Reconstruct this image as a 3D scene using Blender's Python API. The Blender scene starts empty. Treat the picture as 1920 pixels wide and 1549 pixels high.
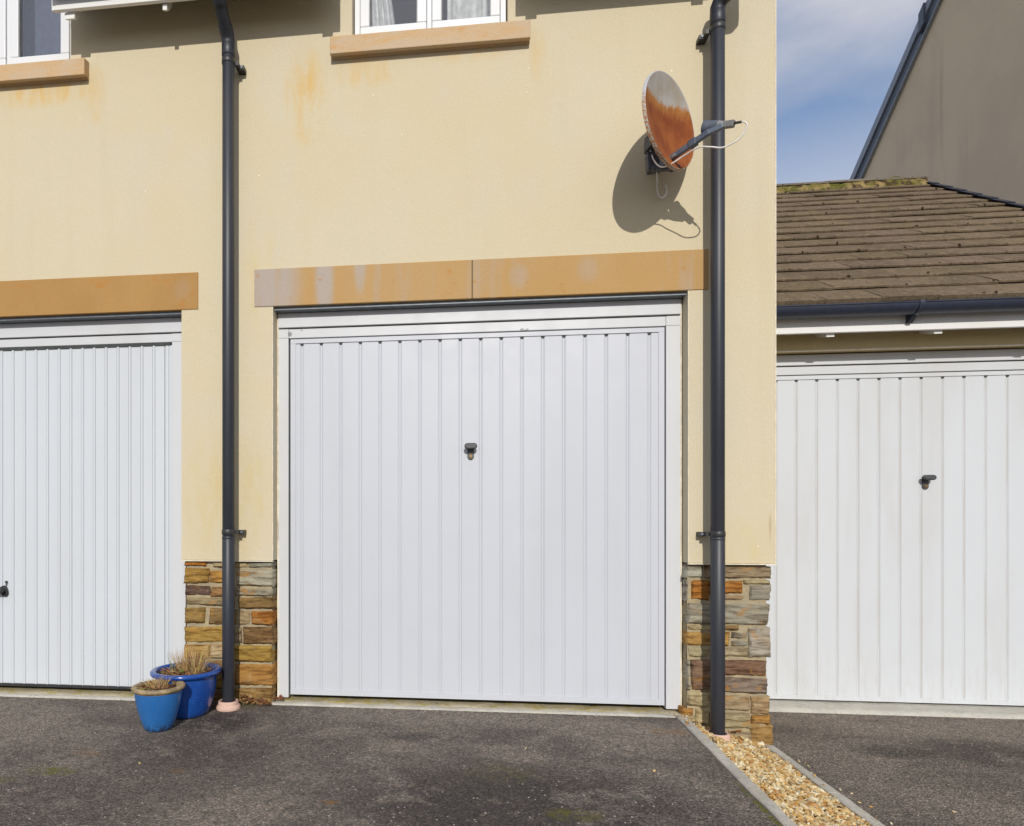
import bpy, bmesh, math, random
from mathutils import Vector, Matrix, noise
R = math.radians
rnd = random.Random(7)

# ---------------------------------------------------------------- camera, world, sun, exposure
scene = bpy.context.scene
col = scene.collection
cam_d = bpy.data.cameras.new('camera')
cam = bpy.data.objects.new('camera', cam_d)
col.objects.link(cam)
cam.location = (0, -3.49, 0.945)
cam.rotation_euler = (R(90), 0, R(6.35))
cam_d.sensor_fit = 'HORIZONTAL'
cam_d.sensor_width = 36
cam_d.lens = 22.5
cam_d.shift_x = 0.1216
cam_d.shift_y = 0.1096
cam_d.clip_start = 0.02
cam_d.clip_end = 2000
scene.camera = cam

SUN_AZ, SUN_EL = 3.6, 27.3
world = bpy.data.worlds.new('World')
scene.world = world
world.use_nodes = True
wt = world.node_tree
for n in list(wt.nodes): wt.nodes.remove(n)
w_out = wt.nodes.new('ShaderNodeOutputWorld')
w_bg = wt.nodes.new('ShaderNodeBackground')
w_sky = wt.nodes.new('ShaderNodeTexSky')
w_sky.sky_type = 'NISHITA'
w_sky.sun_disc = False
w_sky.sun_elevation = R(SUN_EL)
w_sky.sun_rotation = R(180 - SUN_AZ)
w_sky.air_density = 1.0
w_sky.dust_density = 0.6
w_sky.ozone_density = 3.0
w_tc = wt.nodes.new('ShaderNodeTexCoord')
w_map = wt.nodes.new('ShaderNodeMapping')
w_map.inputs['Scale'].default_value = (1.0, 1.0, 2.2)
w_map.inputs['Location'].default_value = (-0.254, 1.575, 1.664)
w_n = wt.nodes.new('ShaderNodeTexNoise')
w_n.inputs['Scale'].default_value = 2.3
w_n.inputs['Detail'].default_value = 9
w_n.inputs['Roughness'].default_value = 0.52
w_n.inputs['Distortion'].default_value = 0.25
w_r = wt.nodes.new('ShaderNodeValToRGB')
w_r.color_ramp.elements[0].position = 0.38
w_r.color_ramp.elements[1].position = 0.66
w_mx = wt.nodes.new('ShaderNodeMix'); w_mx.data_type = 'RGBA'
w_mx.inputs[7].default_value = (4.1, 4.15, 4.55, 1)
wt.links.new(w_tc.outputs['Generated'], w_map.inputs[0])
wt.links.new(w_map.outputs[0], w_n.inputs['Vector'])
wt.links.new(w_n.outputs['Fac'], w_r.inputs[0])
w_sep = wt.nodes.new('ShaderNodeSeparateXYZ'); wt.links.new(w_tc.outputs['Generated'], w_sep.inputs[0])
w_side = wt.nodes.new('ShaderNodeMapRange'); w_side.inputs[1].default_value = 0.25; w_side.inputs[2].default_value = -0.45
w_side.inputs[3].default_value = 0.0; w_side.inputs[4].default_value = 0.85  # thicker unseen cloud behind the camera, added to whiten the fill light
wt.links.new(w_sep.outputs[1], w_side.inputs[0])
w_max = wt.nodes.new('ShaderNodeMath'); w_max.operation = 'MAXIMUM'
wt.links.new(w_r.outputs[0], w_max.inputs[0]); wt.links.new(w_side.outputs[0], w_max.inputs[1])
w_low = wt.nodes.new('ShaderNodeMapRange'); w_low.inputs[1].default_value = 0.50; w_low.inputs[2].default_value = 0.36
w_low.inputs[3].default_value = 0.0; w_low.inputs[4].default_value = 0.8
wt.links.new(w_sep.outputs[2], w_low.inputs[0])
w_max2 = wt.nodes.new('ShaderNodeMath'); w_max2.operation = 'MAXIMUM'
wt.links.new(w_max.outputs[0], w_max2.inputs[0]); wt.links.new(w_low.outputs[0], w_max2.inputs[1])
wt.links.new(w_max2.outputs[0], w_mx.inputs[0])
wt.links.new(w_sky.outputs[0], w_mx.inputs[6])
wt.links.new(w_mx.outputs[2], w_bg.inputs[0])
w_bg.inputs[1].default_value = 0.15
wt.links.new(w_bg.outputs[0], w_out.inputs[0])

sun_d = bpy.data.lights.new('sun', 'SUN')
sun_d.energy = 3.15
sun_d.angle = R(0.5)
sun_d.color = (1.0, 0.955, 0.88)
sun = bpy.data.objects.new('sun', sun_d)
col.objects.link(sun)
sd = Vector((-math.tan(R(SUN_AZ)), 1.0, -math.tan(R(SUN_EL)) / math.cos(R(SUN_AZ))))
sun.rotation_euler = sd.to_track_quat('-Z', 'Y').to_euler()
sun.location = (3, -20, 15)

scene.view_settings.view_transform = 'Standard'
scene.view_settings.look = 'None'
scene.view_settings.exposure = 0.0
scene.view_settings.gamma = 1.0

# ---------------------------------------------------------------- node helper
class NT:
    def __init__(s, name):
        s.m = bpy.data.materials.new(name); s.m.use_nodes = True
        s.t = s.m.node_tree
        s.b = s.t.nodes['Principled BSDF']
        g = s.t.nodes.new('ShaderNodeNewGeometry'); s.P = g.outputs['Position']
        sp = s.t.nodes.new('ShaderNodeSeparateXYZ'); s.t.links.new(s.P, sp.inputs[0])
        s.X, s.Y, s.Z = sp.outputs
    def link(s, a, b):
        if isinstance(a, (int, float)): b.default_value = a
        elif isinstance(a, tuple): b.default_value = a if len(a) != 3 or len(b.default_value) == 3 else (*a, 1)
        else: s.t.links.new(a, b)
    def math(s, op, a, b=0.0, clamp=False):
        n = s.t.nodes.new('ShaderNodeMath'); n.operation = op; n.use_clamp = clamp
        s.link(a, n.inputs[0]); s.link(b, n.inputs[1]); return n.outputs[0]
    def mapping(s, scale, loc=(0, 0, 0), vec=None):
        n = s.t.nodes.new('ShaderNodeMapping'); s.link(vec or s.P, n.inputs[0])
        n.inputs['Scale'].default_value = scale; n.inputs['Location'].default_value = loc
        return n.outputs[0]
    def noise(s, scale, detail=4, rough=0.5, vec=None, dist=0.0):
        n = s.t.nodes.new('ShaderNodeTexNoise'); s.link(vec or s.P, n.inputs['Vector'])
        n.inputs['Scale'].default_value = scale; n.inputs['Detail'].default_value = detail
        n.inputs['Roughness'].default_value = rough; n.inputs['Distortion'].default_value = dist
        return n.outputs['Fac']
    def voronoi(s, scale, out='Distance', vec=None, feature='F1'):
        n = s.t.nodes.new('ShaderNodeTexVoronoi'); s.link(vec or s.P, n.inputs['Vector'])
        n.inputs['Scale'].default_value = scale; n.feature = feature
        return n.outputs[out]
    def ramp(s, v, a, b, x=0.0, y=1.0):
        n = s.t.nodes.new('ShaderNodeMapRange'); s.link(v, n.inputs[0])
        n.inputs[1].default_value = a; n.inputs[2].default_value = b
        n.inputs[3].default_value = x; n.inputs[4].default_value = y
        n.interpolation_type = 'SMOOTHSTEP'; return n.outputs[0]
    def mix(s, f, a, b, mode='MIX'):
        n = s.t.nodes.new('ShaderNodeMix'); n.data_type = 'RGBA'; n.blend_type = mode
        s.link(f, n.inputs[0]); s.link(a, n.inputs[6]); s.link(b, n.inputs[7]); return n.outputs[2]
    def attr(s, name):
        n = s.t.nodes.new('ShaderNodeAttribute'); n.attribute_name = name; return n.outputs['Color']
    def blob(s, x0, x1, axis2, z0, z1, soft=1.0):
        """soft stain centred on the box x0..x1, z0..z1 of the surface"""
        A = s.X; B = s.Z if axis2 == 'Z' else s.Y
        a = s.math('DIVIDE', s.math('SUBTRACT', A, (x0 + x1) / 2), (x1 - x0) / 2)
        b = s.math('DIVIDE', s.math('SUBTRACT', B, (z0 + z1) / 2), (z1 - z0) / 2)
        d = s.math('ADD', s.math('MULTIPLY', a, a), s.math('MULTIPLY', b, b))
        return s.ramp(d, 1.3, 0.0)
    def bump(s, h, strength=0.5, dist=0.002, prev=None):
        n = s.t.nodes.new('ShaderNodeBump'); s.link(h, n.inputs['Height'])
        n.inputs['Strength'].default_value = strength; n.inputs['Distance'].default_value = dist
        if prev is not None: s.t.links.new(prev, n.inputs['Normal'])
        s.t.links.new(n.outputs[0], s.b.inputs['Normal']); return n.outputs[0]
    def done(s, color=None, rough=0.6, metal=0.0, spec=0.5, coat=0.0):
        if color is not None: s.link(color, s.b.inputs['Base Color'])
        s.link(rough, s.b.inputs['Roughness']); s.b.inputs['Metallic'].default_value = metal
        s.b.inputs['Specular IOR Level'].default_value = spec
        s.b.inputs['Coat Weight'].default_value = coat
        s.b.inputs['Coat Roughness'].default_value = 0.05
        return s.m

# ---------------------------------------------------------------- materials
def m_render(name, base, yellow, grey, stains=()):
    s = NT(name)
    c = s.mix(s.ramp(s.noise(1.1, 5, 0.55), 0.36, 0.66), base, yellow)
    c = s.mix(s.ramp(s.noise(3.5, 5, 0.6, s.mapping((1, 1, 0.55), (4, 2, 7))), 0.48, 0.75), c, grey)
    gr = s.noise(170, 3, 0.75)
    c = s.mix(s.ramp(gr, 0.30, 0.70), s.mix(0.16, c, (0.2, 0.14, 0.06)), s.mix(0.12, c, (0.95, 0.88, 0.70)))
    c = s.mix(s.ramp(s.noise(11, 6, 0.7), 0.4, 0.7, 0, 0.22), c, s.mix(0.5, c, yellow))
    vr = s.noise(3.0, 5, 0.6, s.mapping((2.2, 1, 0.18), (2, 2, 2)))
    c = s.mix(s.ramp(vr, 0.52, 0.72, 0, 0.30), c, s.mix(0.55, c, (0.50, 0.42, 0.28)))
    for (x0, x1, z0, z1, colr, k) in stains:
        f = s.blob(x0, x1, 'Z', z0, z1)
        f = s.math('MULTIPLY', f, s.ramp(s.noise(9, 5, 0.6, s.mapping((1.6, 1, 0.5))), 0.3, 0.72))
        c = s.mix(s.math('MULTIPLY', f, k, True), c, colr)
    # exposed white aggregate grains
    v = s.voronoi(17.0)
    sz = s.math('MULTIPLY', s.ramp(s.noise(4.3, 2, 0.5), 0.42, 0.70), 0.062)
    sp = s.math('LESS_THAN', v, sz)
    c = s.mix(sp, c, (0.92, 0.88, 0.78))
    n1 = s.bump(s.noise(240, 4, 0.75), 0.4, 0.003)
    s.bump(s.noise(28, 4, 0.6), 0.28, 0.006, n1)
    return s.done(c, 0.93, spec=0.15)

ORG = (0.62, 0.41, 0.14)
M_RENDER = m_render('cream_render', (0.605, 0.540, 0.392), (0.60, 0.52, 0.352), (0.585, 0.53, 0.41), [
    (-0.98, -0.70, 3.05, 3.62, ORG, 0.8), (-0.72, -0.3, 3.34, 3.56, ORG, 0.55), (-0.2, 0.3, 3.44, 3.56, ORG, 0.3),
    (-2.95, -2.05, 3.38, 3.56, ORG, 0.95), (-2.15, -2.02, 3.25, 3.62, ORG, 0.6),
    (0.37, 0.47, 3.3, 3.62, ORG, 0.4), (-1.6, -1.0, 0.7, 1.5, (0.58, 0.44, 0.17), 0.5),
    (1.15, 1.65, 0.7, 1.0, (0.60, 0.48, 0.22), 0.4), (-1.25, -0.95, 1.9, 2.8, (0.63, 0.47, 0.2), 0.35),
    (1.585, 1.6, 0.85, 1.02, (0.35, 0.24, 0.12), 0.7)])
M_RENDER2 = m_render('beige_render', (0.60, 0.49, 0.27), (0.58, 0.46, 0.23), (0.56, 0.47, 0.28))
def _gable():
    s = NT('weathered_beige_render')
    c = s.mix(s.ramp(s.noise(0.9, 5, 0.6), 0.35, 0.65), (0.76, 0.63, 0.46), (0.69, 0.57, 0.42))
    st = s.noise(2.2, 5, 0.6, s.mapping((1, 1, 0.12)))
    c = s.mix(s.ramp(st, 0.52, 0.76, 0, 0.18), c, (0.36, 0.28, 0.2))
    c = s.mix(s.math('MULTIPLY', s.ramp(s.noise(5, 4, 0.6, s.mapping((1, 1, 0.06), (3, 3, 3))), 0.6, 0.75), 0.22), c, (0.24, 0.16, 0.12))
    s.bump(s.noise(60, 5, 0.75), 0.7, 0.008)
    return s.done(c, 0.95, spec=0.1)
M_GABLE = _gable()

def m_cast(name, base, dark, grey, gmask, bits):
    """cast stone with pale vertical wash streaks"""
    s = NT(name)
    c = s.mix(s.ramp(s.noise(2.4, 5, 0.6, s.mapping((1, 1, 0.5))), 0.38, 0.68), base, dark)
    st = s.noise(7.0, 4, 0.55, s.mapping((1.7, 1, 0.16)))
    loc = s.ramp(s.noise(2.1, 3, 0.5, s.mapping((1, 1, 0.3), (gmask, 0, 0))), 0.44, 0.62)
    m = s.math('MULTIPLY', s.math('MULTIPLY', s.ramp(st, 0.52, 0.68), loc), 0.5)
    for (x0, x1, z0, z1, k) in bits:
        m = s.math('MAXIMUM', m, s.math('MULTIPLY', s.blob(x0, x1, 'Z', z0, z1), s.math('MULTIPLY', s.ramp(st, 0.22, 0.48), k)))
    c = s.mix(s.math('MULTIPLY', m, 0.85, True), c, grey)
    c = s.mix(s.math('MULTIPLY', s.ramp(s.noise(10, 4, 0.6), 0.6, 0.72), 0.55), c, (0.60, 0.24, 0.04))
    c = s.mix(s.ramp(s.noise(260, 2, 0.6), 0.3, 0.75, 0.0, 0.3), s.mix(0.4, c, (0.15, 0.08, 0.02)), c)
    s.bump(s.noise(150, 4, 0.7), 0.4, 0.003)
    return s.done(c, 0.9, spec=0.15)
M_LINTEL = m_cast('ochre_cast_stone', (0.62, 0.41, 0.195), (0.60, 0.38, 0.16), (0.54, 0.49, 0.45), 2.0,
    [(-1.30, -0.86, 1.9, 2.7, 1.3), (-0.80, -0.68, 2.0, 2.6, 1.2), (-0.58, -0.50, 2.2, 2.6, 1.0),
     (0.26, 0.38, 2.2, 2.36, .5), (0.62, 0.74, 2.22, 2.38, .45)])
M_LINTEL2 = m_cast('brown_cast_stone', (0.55, 0.325, 0.125), (0.50, 0.29, 0.11), (0.52, 0.42, 0.32), 9.0,
    [(-1.62, -1.5, 2.2, 2.36, .3)])
def _sill():
    s = NT('sandy_cast_stone')
    c = s.mix(s.ramp(s.noise(5, 6, 0.65, s.mapping((1, 1, 2.5)), 0.6), 0.35, 0.65), (0.56, 0.38, 0.21), (0.53, 0.41, 0.28))
    c = s.mix(s.math('MULTIPLY', s.ramp(s.noise(7, 5, 0.7, s.mapping((0.8, 1, 3), (1, 5, 2))), 0.56, 0.72), 0.55), c, (0.58, 0.29, 0.08))
    c = s.mix(s.ramp(s.voronoi(90), 0.0, 0.28, 0.55, 0.0), c, (0.22, 0.13, 0.06))
    s.bump(s.noise(110, 4, 0.7), 0.6, 0.004)
    return s.done(c, 0.9, spec=0.15)
M_SILL = _sill()

def m_paint(name, base, dirt, amt, bits=(), grooves=()):
    s = NT(name)
    st = s.noise(2.6, 5, 0.6, s.mapping((1.5, 1, 0.25)))
    c = s.mix(s.ramp(st, 0.42, 0.75, 0, amt), base, dirt)
    # grime settles low on the leaf
    low = s.math('MULTIPLY', s.ramp(s.Z, 0.25, -0.05), s.ramp(s.noise(22, 6, 0.75, s.mapping((2.2, 1, 0.35))), 0.42, 0.72))
    for yg in grooves:
        c = s.mix(s.math('MULTIPLY', s.ramp(s.Y, yg + .0005, yg + .003), s.ramp(s.noise(4, 6, 0.7, s.mapping((9, 1, 0.6))), 0.35, 0.65, 0.15, 0.7)), c, dirt)
    c = s.mix(s.math('MULTIPLY', low, amt, True), c, dirt)
    c = s.mix(s.math('MULTIPLY', s.ramp(s.noise(16, 5, 0.7, s.mapping((3, 1, 0.3))), 0.66, 0.74), amt), c, dirt)
    for (x0, x1, z0, z1) in bits:
        f = s.math('MULTIPLY', s.blob(x0, x1, 'Z', z0, z1), s.ramp(s.noise(120, 4, 0.6), 0.42, 0.5))
        c = s.mix(s.ramp(f, 0.2, 0.4), c, (0.22, 0.24, 0.23))
    s.bump(s.noise(3.2, 3, 0.5), 0.10, 0.010, s.bump(s.noise(70, 3, 0.6), 0.05, 0.001))
    return s.done(c, s.ramp(s.noise(6, 3), 0.3, 0.7, 0.36, 0.5), spec=0.35)
M_DOOR = m_paint('bluish_white_steel', (0.518, 0.540, 0.588), (0.44, 0.455, 0.475), 0.22)
M_DOOR_L = m_paint('white_steel', (0.560, 0.592, 0.630), (0.48, 0.50, 0.52), 0.22)
M_DOOR_R = m_paint('grimy_white_steel', (0.58, 0.605, 0.635), (0.47, 0.455, 0.43), 0.36, (), (0.84,))
M_FRAME = m_paint('white_frame_paint', (0.57, 0.585, 0.61), (0.47, 0.46, 0.43), 0.3,
    [(-0.972, -0.945, 2.02, 2.055), (0.33, 0.385, 2.012, 2.028), (-0.90, -0.885, 2.052, 2.062)])
M_UPVC = m_paint('white_plastic', (0.70, 0.715, 0.74), (0.58, 0.58, 0.58), 0.15)
M_FASCIA = m_paint('white_fascia_paint', (0.74, 0.735, 0.72), (0.54, 0.50, 0.44), 0.2)

def m_simple(name, c, rough=0.5, metal=0.0, spec=0.5, coat=0.0, var=0.12, vs=25):
    s = NT(name)
    d = tuple(x * (1 - var) for x in c); e = tuple(min(1, x * (1 + var)) for x in c)
    return s.done(s.mix(s.ramp(s.noise(vs, 4, 0.6), 0.35, 0.65), d, e), rough, metal, spec, coat)
def _pipe():
    s = NT('black_pipe_plastic')
    c = s.mix(s.ramp(s.noise(5, 5, 0.6, s.mapping((3, 3, 0.4))), 0.4, 0.7), (0.022, 0.026, 0.037), (0.034, 0.036, 0.044))
    s.bump(s.noise(300, 2), 0.12, 0.0006)
    return s.done(c, 0.46, spec=0.5)
M_PIPE = _pipe()
M_GUTTER = m_simple('dark_gutter_plastic', (0.025, 0.032, 0.055), 0.42)
M_BLACK = m_simple('black_iron', (0.03, 0.03, 0.032), 0.45)
M_HANDLE = m_simple('worn_dark_plastic', (0.06, 0.062, 0.066), 0.42, var=0.3, vs=120)
M_BRASS = m_simple('tarnished_brass', (0.22, 0.13, 0.06), 0.45, 0.6, var=0.4, vs=200)
M_RUBBER_GAPS = m_simple('dark_rubber_and_gaps', (0.045, 0.052, 0.05), 0.8)  # dark colour also fills open gaps and notches in place of shade
M_STEEL = m_simple('grey_lintel_steel', (0.16, 0.18, 0.20), 0.5, 0.3)
M_BEAD = m_simple('pale_bead', (0.72, 0.655, 0.52), 0.8)
M_ROOM = m_simple('dark_room_plaster', (0.10, 0.10, 0.12), 0.9)
M_CURTAIN = m_simple('net_curtain', (0.86, 0.86, 0.86), 0.9)
M_BLIND = m_simple('slate_blue_blind', (0.12, 0.14, 0.23), 0.9)
M_CABLE = m_simple('white_cable_sheath', (0.78, 0.75, 0.72), 0.5)
M_ARM = m_simple('blue_grey_steel', (0.115, 0.14, 0.19), 0.45, 0.2)
M_LNB = m_simple('grey_lnb_plastic', (0.085, 0.105, 0.14), 0.5)
M_LNB2 = m_simple('pale_lnb_plastic', (0.20, 0.205, 0.20), 0.5)
M_BRACKET = m_simple('rusty_dark_steel', (0.055, 0.06, 0.08), 0.6, var=0.5, vs=60)
M_CLAY = m_simple('pale_pink_clay', (0.62, 0.42, 0.34), 0.8, spec=0.2, var=0.08, vs=25)
M_TRIM = m_simple('grey_verge_metal', (0.27, 0.30, 0.35), 0.4, 0.2)
M_TRIMD = m_simple('dark_verge_metal', (0.10, 0.12, 0.155), 0.45, 0.2)
M_SOIL = m_simple('dry_brown_soil', (0.085, 0.045, 0.025), 0.95, spec=0.1, var=0.6, vs=90)

def m_attr(name, rough=0.9, streak=False, spec=0.2):
    s = NT(name)
    c = s.attr('tint')
    if streak:
        f = s.noise(16, 6, 0.65, s.mapping((0.45, 1, 3.2)), 0.5)
        c = s.mix(s.ramp(f, 0.42, 0.66, 0.0, 0.85), c, s.mix(1.0, c, (0.30, 0.22, 0.17), 'MULTIPLY'))
        k = s.noise(60, 5, 0.75, s.mapping((0.5, 1, 2.0), (1, 2, 3)))
        c = s.mix(s.ramp(k, 0.40, 0.28, 0.0, 0.8), c, (0.05, 0.035, 0.025))
        g = s.noise(9, 6, 0.7, s.mapping((1, 1, 1.9), (3, 9, 2)), 0.8)
        c = s.mix(s.ramp(g, 0.53, 0.70, 0.0, 0.5), c, s.mix(0.5, c, (0.52, 0.42, 0.25)))
        r = s.noise(7, 6, 0.7, s.mapping((1, 1, 2.0), (8, 1, 5)), 0.9)
        c = s.mix(s.ramp(r, 0.54, 0.66, 0.0, 0.7), c, (0.42, 0.215, 0.05))
        n1 = s.bump(s.noise(45, 8, 0.75, s.mapping((0.7, 1, 1.8))), 0.85, 0.010)
        s.bump(s.voronoi(38, vec=s.mapping((0.5, 1, 1.8))), 0.3, 0.006, n1)
    else:
        c = s.mix(s.ramp(s.noise(160, 4, 0.6), 0.35, 0.7, 0, 0.4), c, s.mix(1.0, c, (0.55, 0.45, 0.38), 'MULTIPLY'))
        s.bump(s.noise(220, 4, 0.7), 0.4, 0.002)
    return s.done(c, rough, spec=spec)
M_STONE = m_attr('slate_stone', 0.85, True)
M_GRAVEL = m_attr('gravel_stone', 0.75, spec=0.3)
M_PLANT = m_attr('dry_plant', 0.9)
def _mortar():
    s = NT('sandy_mortar')
    c = s.mix(s.ramp(s.noise(12, 6, 0.65), 0.38, 0.65), (0.42, 0.345, 0.215), (0.33, 0.28, 0.19))
    s.bump(s.noise(90, 6, 0.75), 0.8, 0.006)
    return s.done(c, 0.95, spec=0.1)
M_MORTAR = _mortar()
def _tile():
    s = NT('brown_concrete_tile')
    c = s.attr('tint')
    c = s.mix(s.ramp(s.noise(14, 6, 0.7), 0.45, 0.72, 0, 0.5), c, (0.30, 0.23, 0.15))
    c = s.mix(s.ramp(s.noise(45, 5, 0.7), 0.48, 0.70, 0, 0.7), c, (0.05, 0.038, 0.03))
    c = s.mix(s.ramp(s.noise(80, 4, 0.75), 0.56, 0.70, 0, 0.6), c, (0.36, 0.31, 0.23))
    c = s.mix(s.ramp(s.noise(6, 5, 0.7, s.mapping((1, 1, 1), (5, 1, 9))), 0.66, 0.72, 0, 0.7), c, (0.42, 0.40, 0.34))
    s.bump(s.noise(120, 5, 0.75), 0.8, 0.006)
    return s.done(c, 0.9, spec=0.2)
M_TILE = _tile()
def _ridge():
    s = NT('mossy_ridge_mortar')
    c = s.mix(s.ramp(s.noise(7, 5, 0.6), 0.4, 0.62), (0.36, 0.27, 0.12), (0.13, 0.13, 0.03))
    c = s.mix(s.ramp(s.noise(13, 5, 0.6), 0.50, 0.60), c, (0.09, 0.06, 0.035))
    s.bump(s.noise(35, 5, 0.7), 1.0, 0.03)
    return s.done(c, 0.95, spec=0.1)
M_RIDGEM = _ridge()

def m_tarmac(name, spots, dark, damp=(), dirt=()):
    s = NT(name)
    lite = (0.215, 0.184, 0.154)
    big = s.noise(2.2, 9, 0.72, s.mapping((0.8, 1.2, 1), (2.3, 1.1, 0)), 0.4)
    f = s.ramp(big, 0.38, 0.62, 0.05, 0.62)
    for (x0, x1, y0, y1, k) in damp:
        b = s.math('MULTIPLY', s.blob(x0, x1, 'Y', y0, y1), s.ramp(s.noise(4.5, 9, 0.72), 0.34, 0.50))
        f = s.math('MAXIMUM', f, s.math('MULTIPLY', b, k)) if k > 0 else s.math('MULTIPLY', f, s.math('SUBTRACT', 1.0, s.math('MULTIPLY', b, -k)))
    c = s.mix(s.math('MULTIPLY', f, 0.92, True), lite, dark)
    mo = s.noise(14, 8, 0.78, s.mapping((1, 1.3, 1), (7, 3, 1)))
    c = s.mix(s.ramp(mo, 0.42, 0.64, 0, 0.28), c, dark)
    c = s.mix(s.ramp(s.noise(19, 7, 0.75, s.mapping((1, 1.2, 1), (1, 8, 1))), 0.56, 0.72, 0, 0.22), c, (0.26, 0.215, 0.17))
    # grains of aggregate, pale and dark, of two sizes
    v = s.voronoi(150, 'Color')
    sepv = s.t.nodes.new('ShaderNodeSeparateColor'); s.t.links.new(v, sepv.inputs[0])
    g = sepv.outputs[0]
    c = s.mix(s.ramp(g, 0.55, 1.0, 0, 0.75), c, s.mix(1.0, c, (2.1, 2.0, 1.95), 'MULTIPLY'))
    c = s.mix(s.ramp(g, 0.45, 0.0, 0, 0.62), c, s.mix(1.0, c, (0.3, 0.3, 0.3), 'MULTIPLY'))
    v2 = s.voronoi(75, 'Color'); sp2 = s.t.nodes.new('ShaderNodeSeparateColor'); s.t.links.new(v2, sp2.inputs[0])
    chip = s.math('MULTIPLY', s.math('GREATER_THAN', sp2.outputs[1], 0.965), s.math('LESS_THAN', s.voronoi(75), 0.28))
    c = s.mix(chip, c, (0.50, 0.46, 0.39))
    for (x0, x1, y0, y1, colr, k) in spots:
        b = s.math('MULTIPLY', s.blob(x0, x1, 'Y', y0, y1), s.ramp(s.noise(26, 6, 0.7), 0.40, 0.62))
        c = s.mix(s.math('MULTIPLY', b, k, True), c, colr)
    n1 = s.bump(s.voronoi(150), 0.9, 0.006)
    s.bump(s.noise(7, 4), 0.25, 0.02, n1)
    return s.done(c, 0.9, spec=0.25)
MOSS = (0.13, 0.125, 0.02)
RUST = (0.22, 0.12, 0.05)
M_TARMAC = m_tarmac('worn_tarmac', [
    (-1.80, -1.55, -1.06, -0.96, MOSS, 1.0), (-1.95, -1.75, -1.15, -1.08, MOSS, .7), (0.28, 0.52, -1.24, -1.12, MOSS, .8), (-0.02, 0.35, -0.95, -0.72, MOSS, .35),
    (-0.52, -0.42, -1.2, -1.15, RUST, .9), (0.92, 1.12, -0.30, -0.18, (0.26, 0.15, 0.07), .8), (-1.2, -1.1, -0.98, -0.93, RUST, .7), (-1.75, -1.55, -0.83, -0.76, RUST, .6),
    (1.07, 1.11, -1.5, -0.75, MOSS, 1.5), (-1.25, -1.1, -0.09, 0.0, MOSS, .9)],
    (0.050, 0.043, 0.041),
    [(-1.5, -0.95, -0.62, -0.02, 1.0), (-1.7, -0.6, -1.15, -0.35, 0.8), (-0.7, 1.15, -1.7, -0.60, 1.0), (-2.2, -0.9, -1.7, -0.9, .7), (-0.5, 0.2, -0.56, -0.34, 0.7), (-0.45, -0.15, -0.68, -0.48, -0.9),
     (0.5, 1.1, -0.62, -0.05, -1.0), (-2.9, -1.8, -1.0, 0.0, -0.8), (-0.9, 1.1, -0.3, 0.02, -0.9), (0.05, 0.42, -0.72, -0.52, -0.7)])
M_TARMAC2 = m_tarmac('worn_tarmac_next_door', [], (0.064, 0.054, 0.047),
    [(1.85, 2.6, -0.15, 0.12, 0.9), (2.2, 3.0, -0.3, 0.3, 0.9), (1.6, 3.5, 0.2, 0.62, -0.9), (1.6, 2.1, -0.9, 0.3, -0.6)])
def m_concrete(name, a, b, moss=0.0):
    s = NT(name)
    c = s.mix(s.ramp(s.noise(5, 6, 0.65), 0.36, 0.66), a, b)
    c = s.mix(s.ramp(s.noise(38, 6, 0.75), 0.50, 0.68, 0, 0.55), c, tuple(x * 0.45 for x in a))
    if moss:
        c = s.mix(s.math('MULTIPLY', s.ramp(s.noise(13, 6, 0.7), 0.46, 0.62), moss), c, (0.36, 0.29, 0.10))
        c = s.mix(s.math('MULTIPLY', s.ramp(s.noise(30, 6, 0.7, s.mapping((1, 1, 1), (3, 3, 3))), 0.60, 0.68), moss), c, (0.10, 0.085, 0.03))
    s.bump(s.noise(60, 6, 0.75), 0.8, 0.008)
    return s.done(c, 0.92, spec=0.15)
M_CONC = m_concrete('mossy_concrete', (0.48, 0.42, 0.29), (0.38, 0.33, 0.23), 0.9)
M_CONC_CLEAN = m_concrete('plain_concrete', (0.58, 0.56, 0.50), (0.50, 0.48, 0.43), 0.08)
M_KERB = m_concrete('kerb_concrete', (0.56, 0.53, 0.47), (0.45, 0.43, 0.385), 0.15)
M_LAND = m_concrete('distant_paving', (0.16, 0.15, 0.13), (0.13, 0.125, 0.11))

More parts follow.
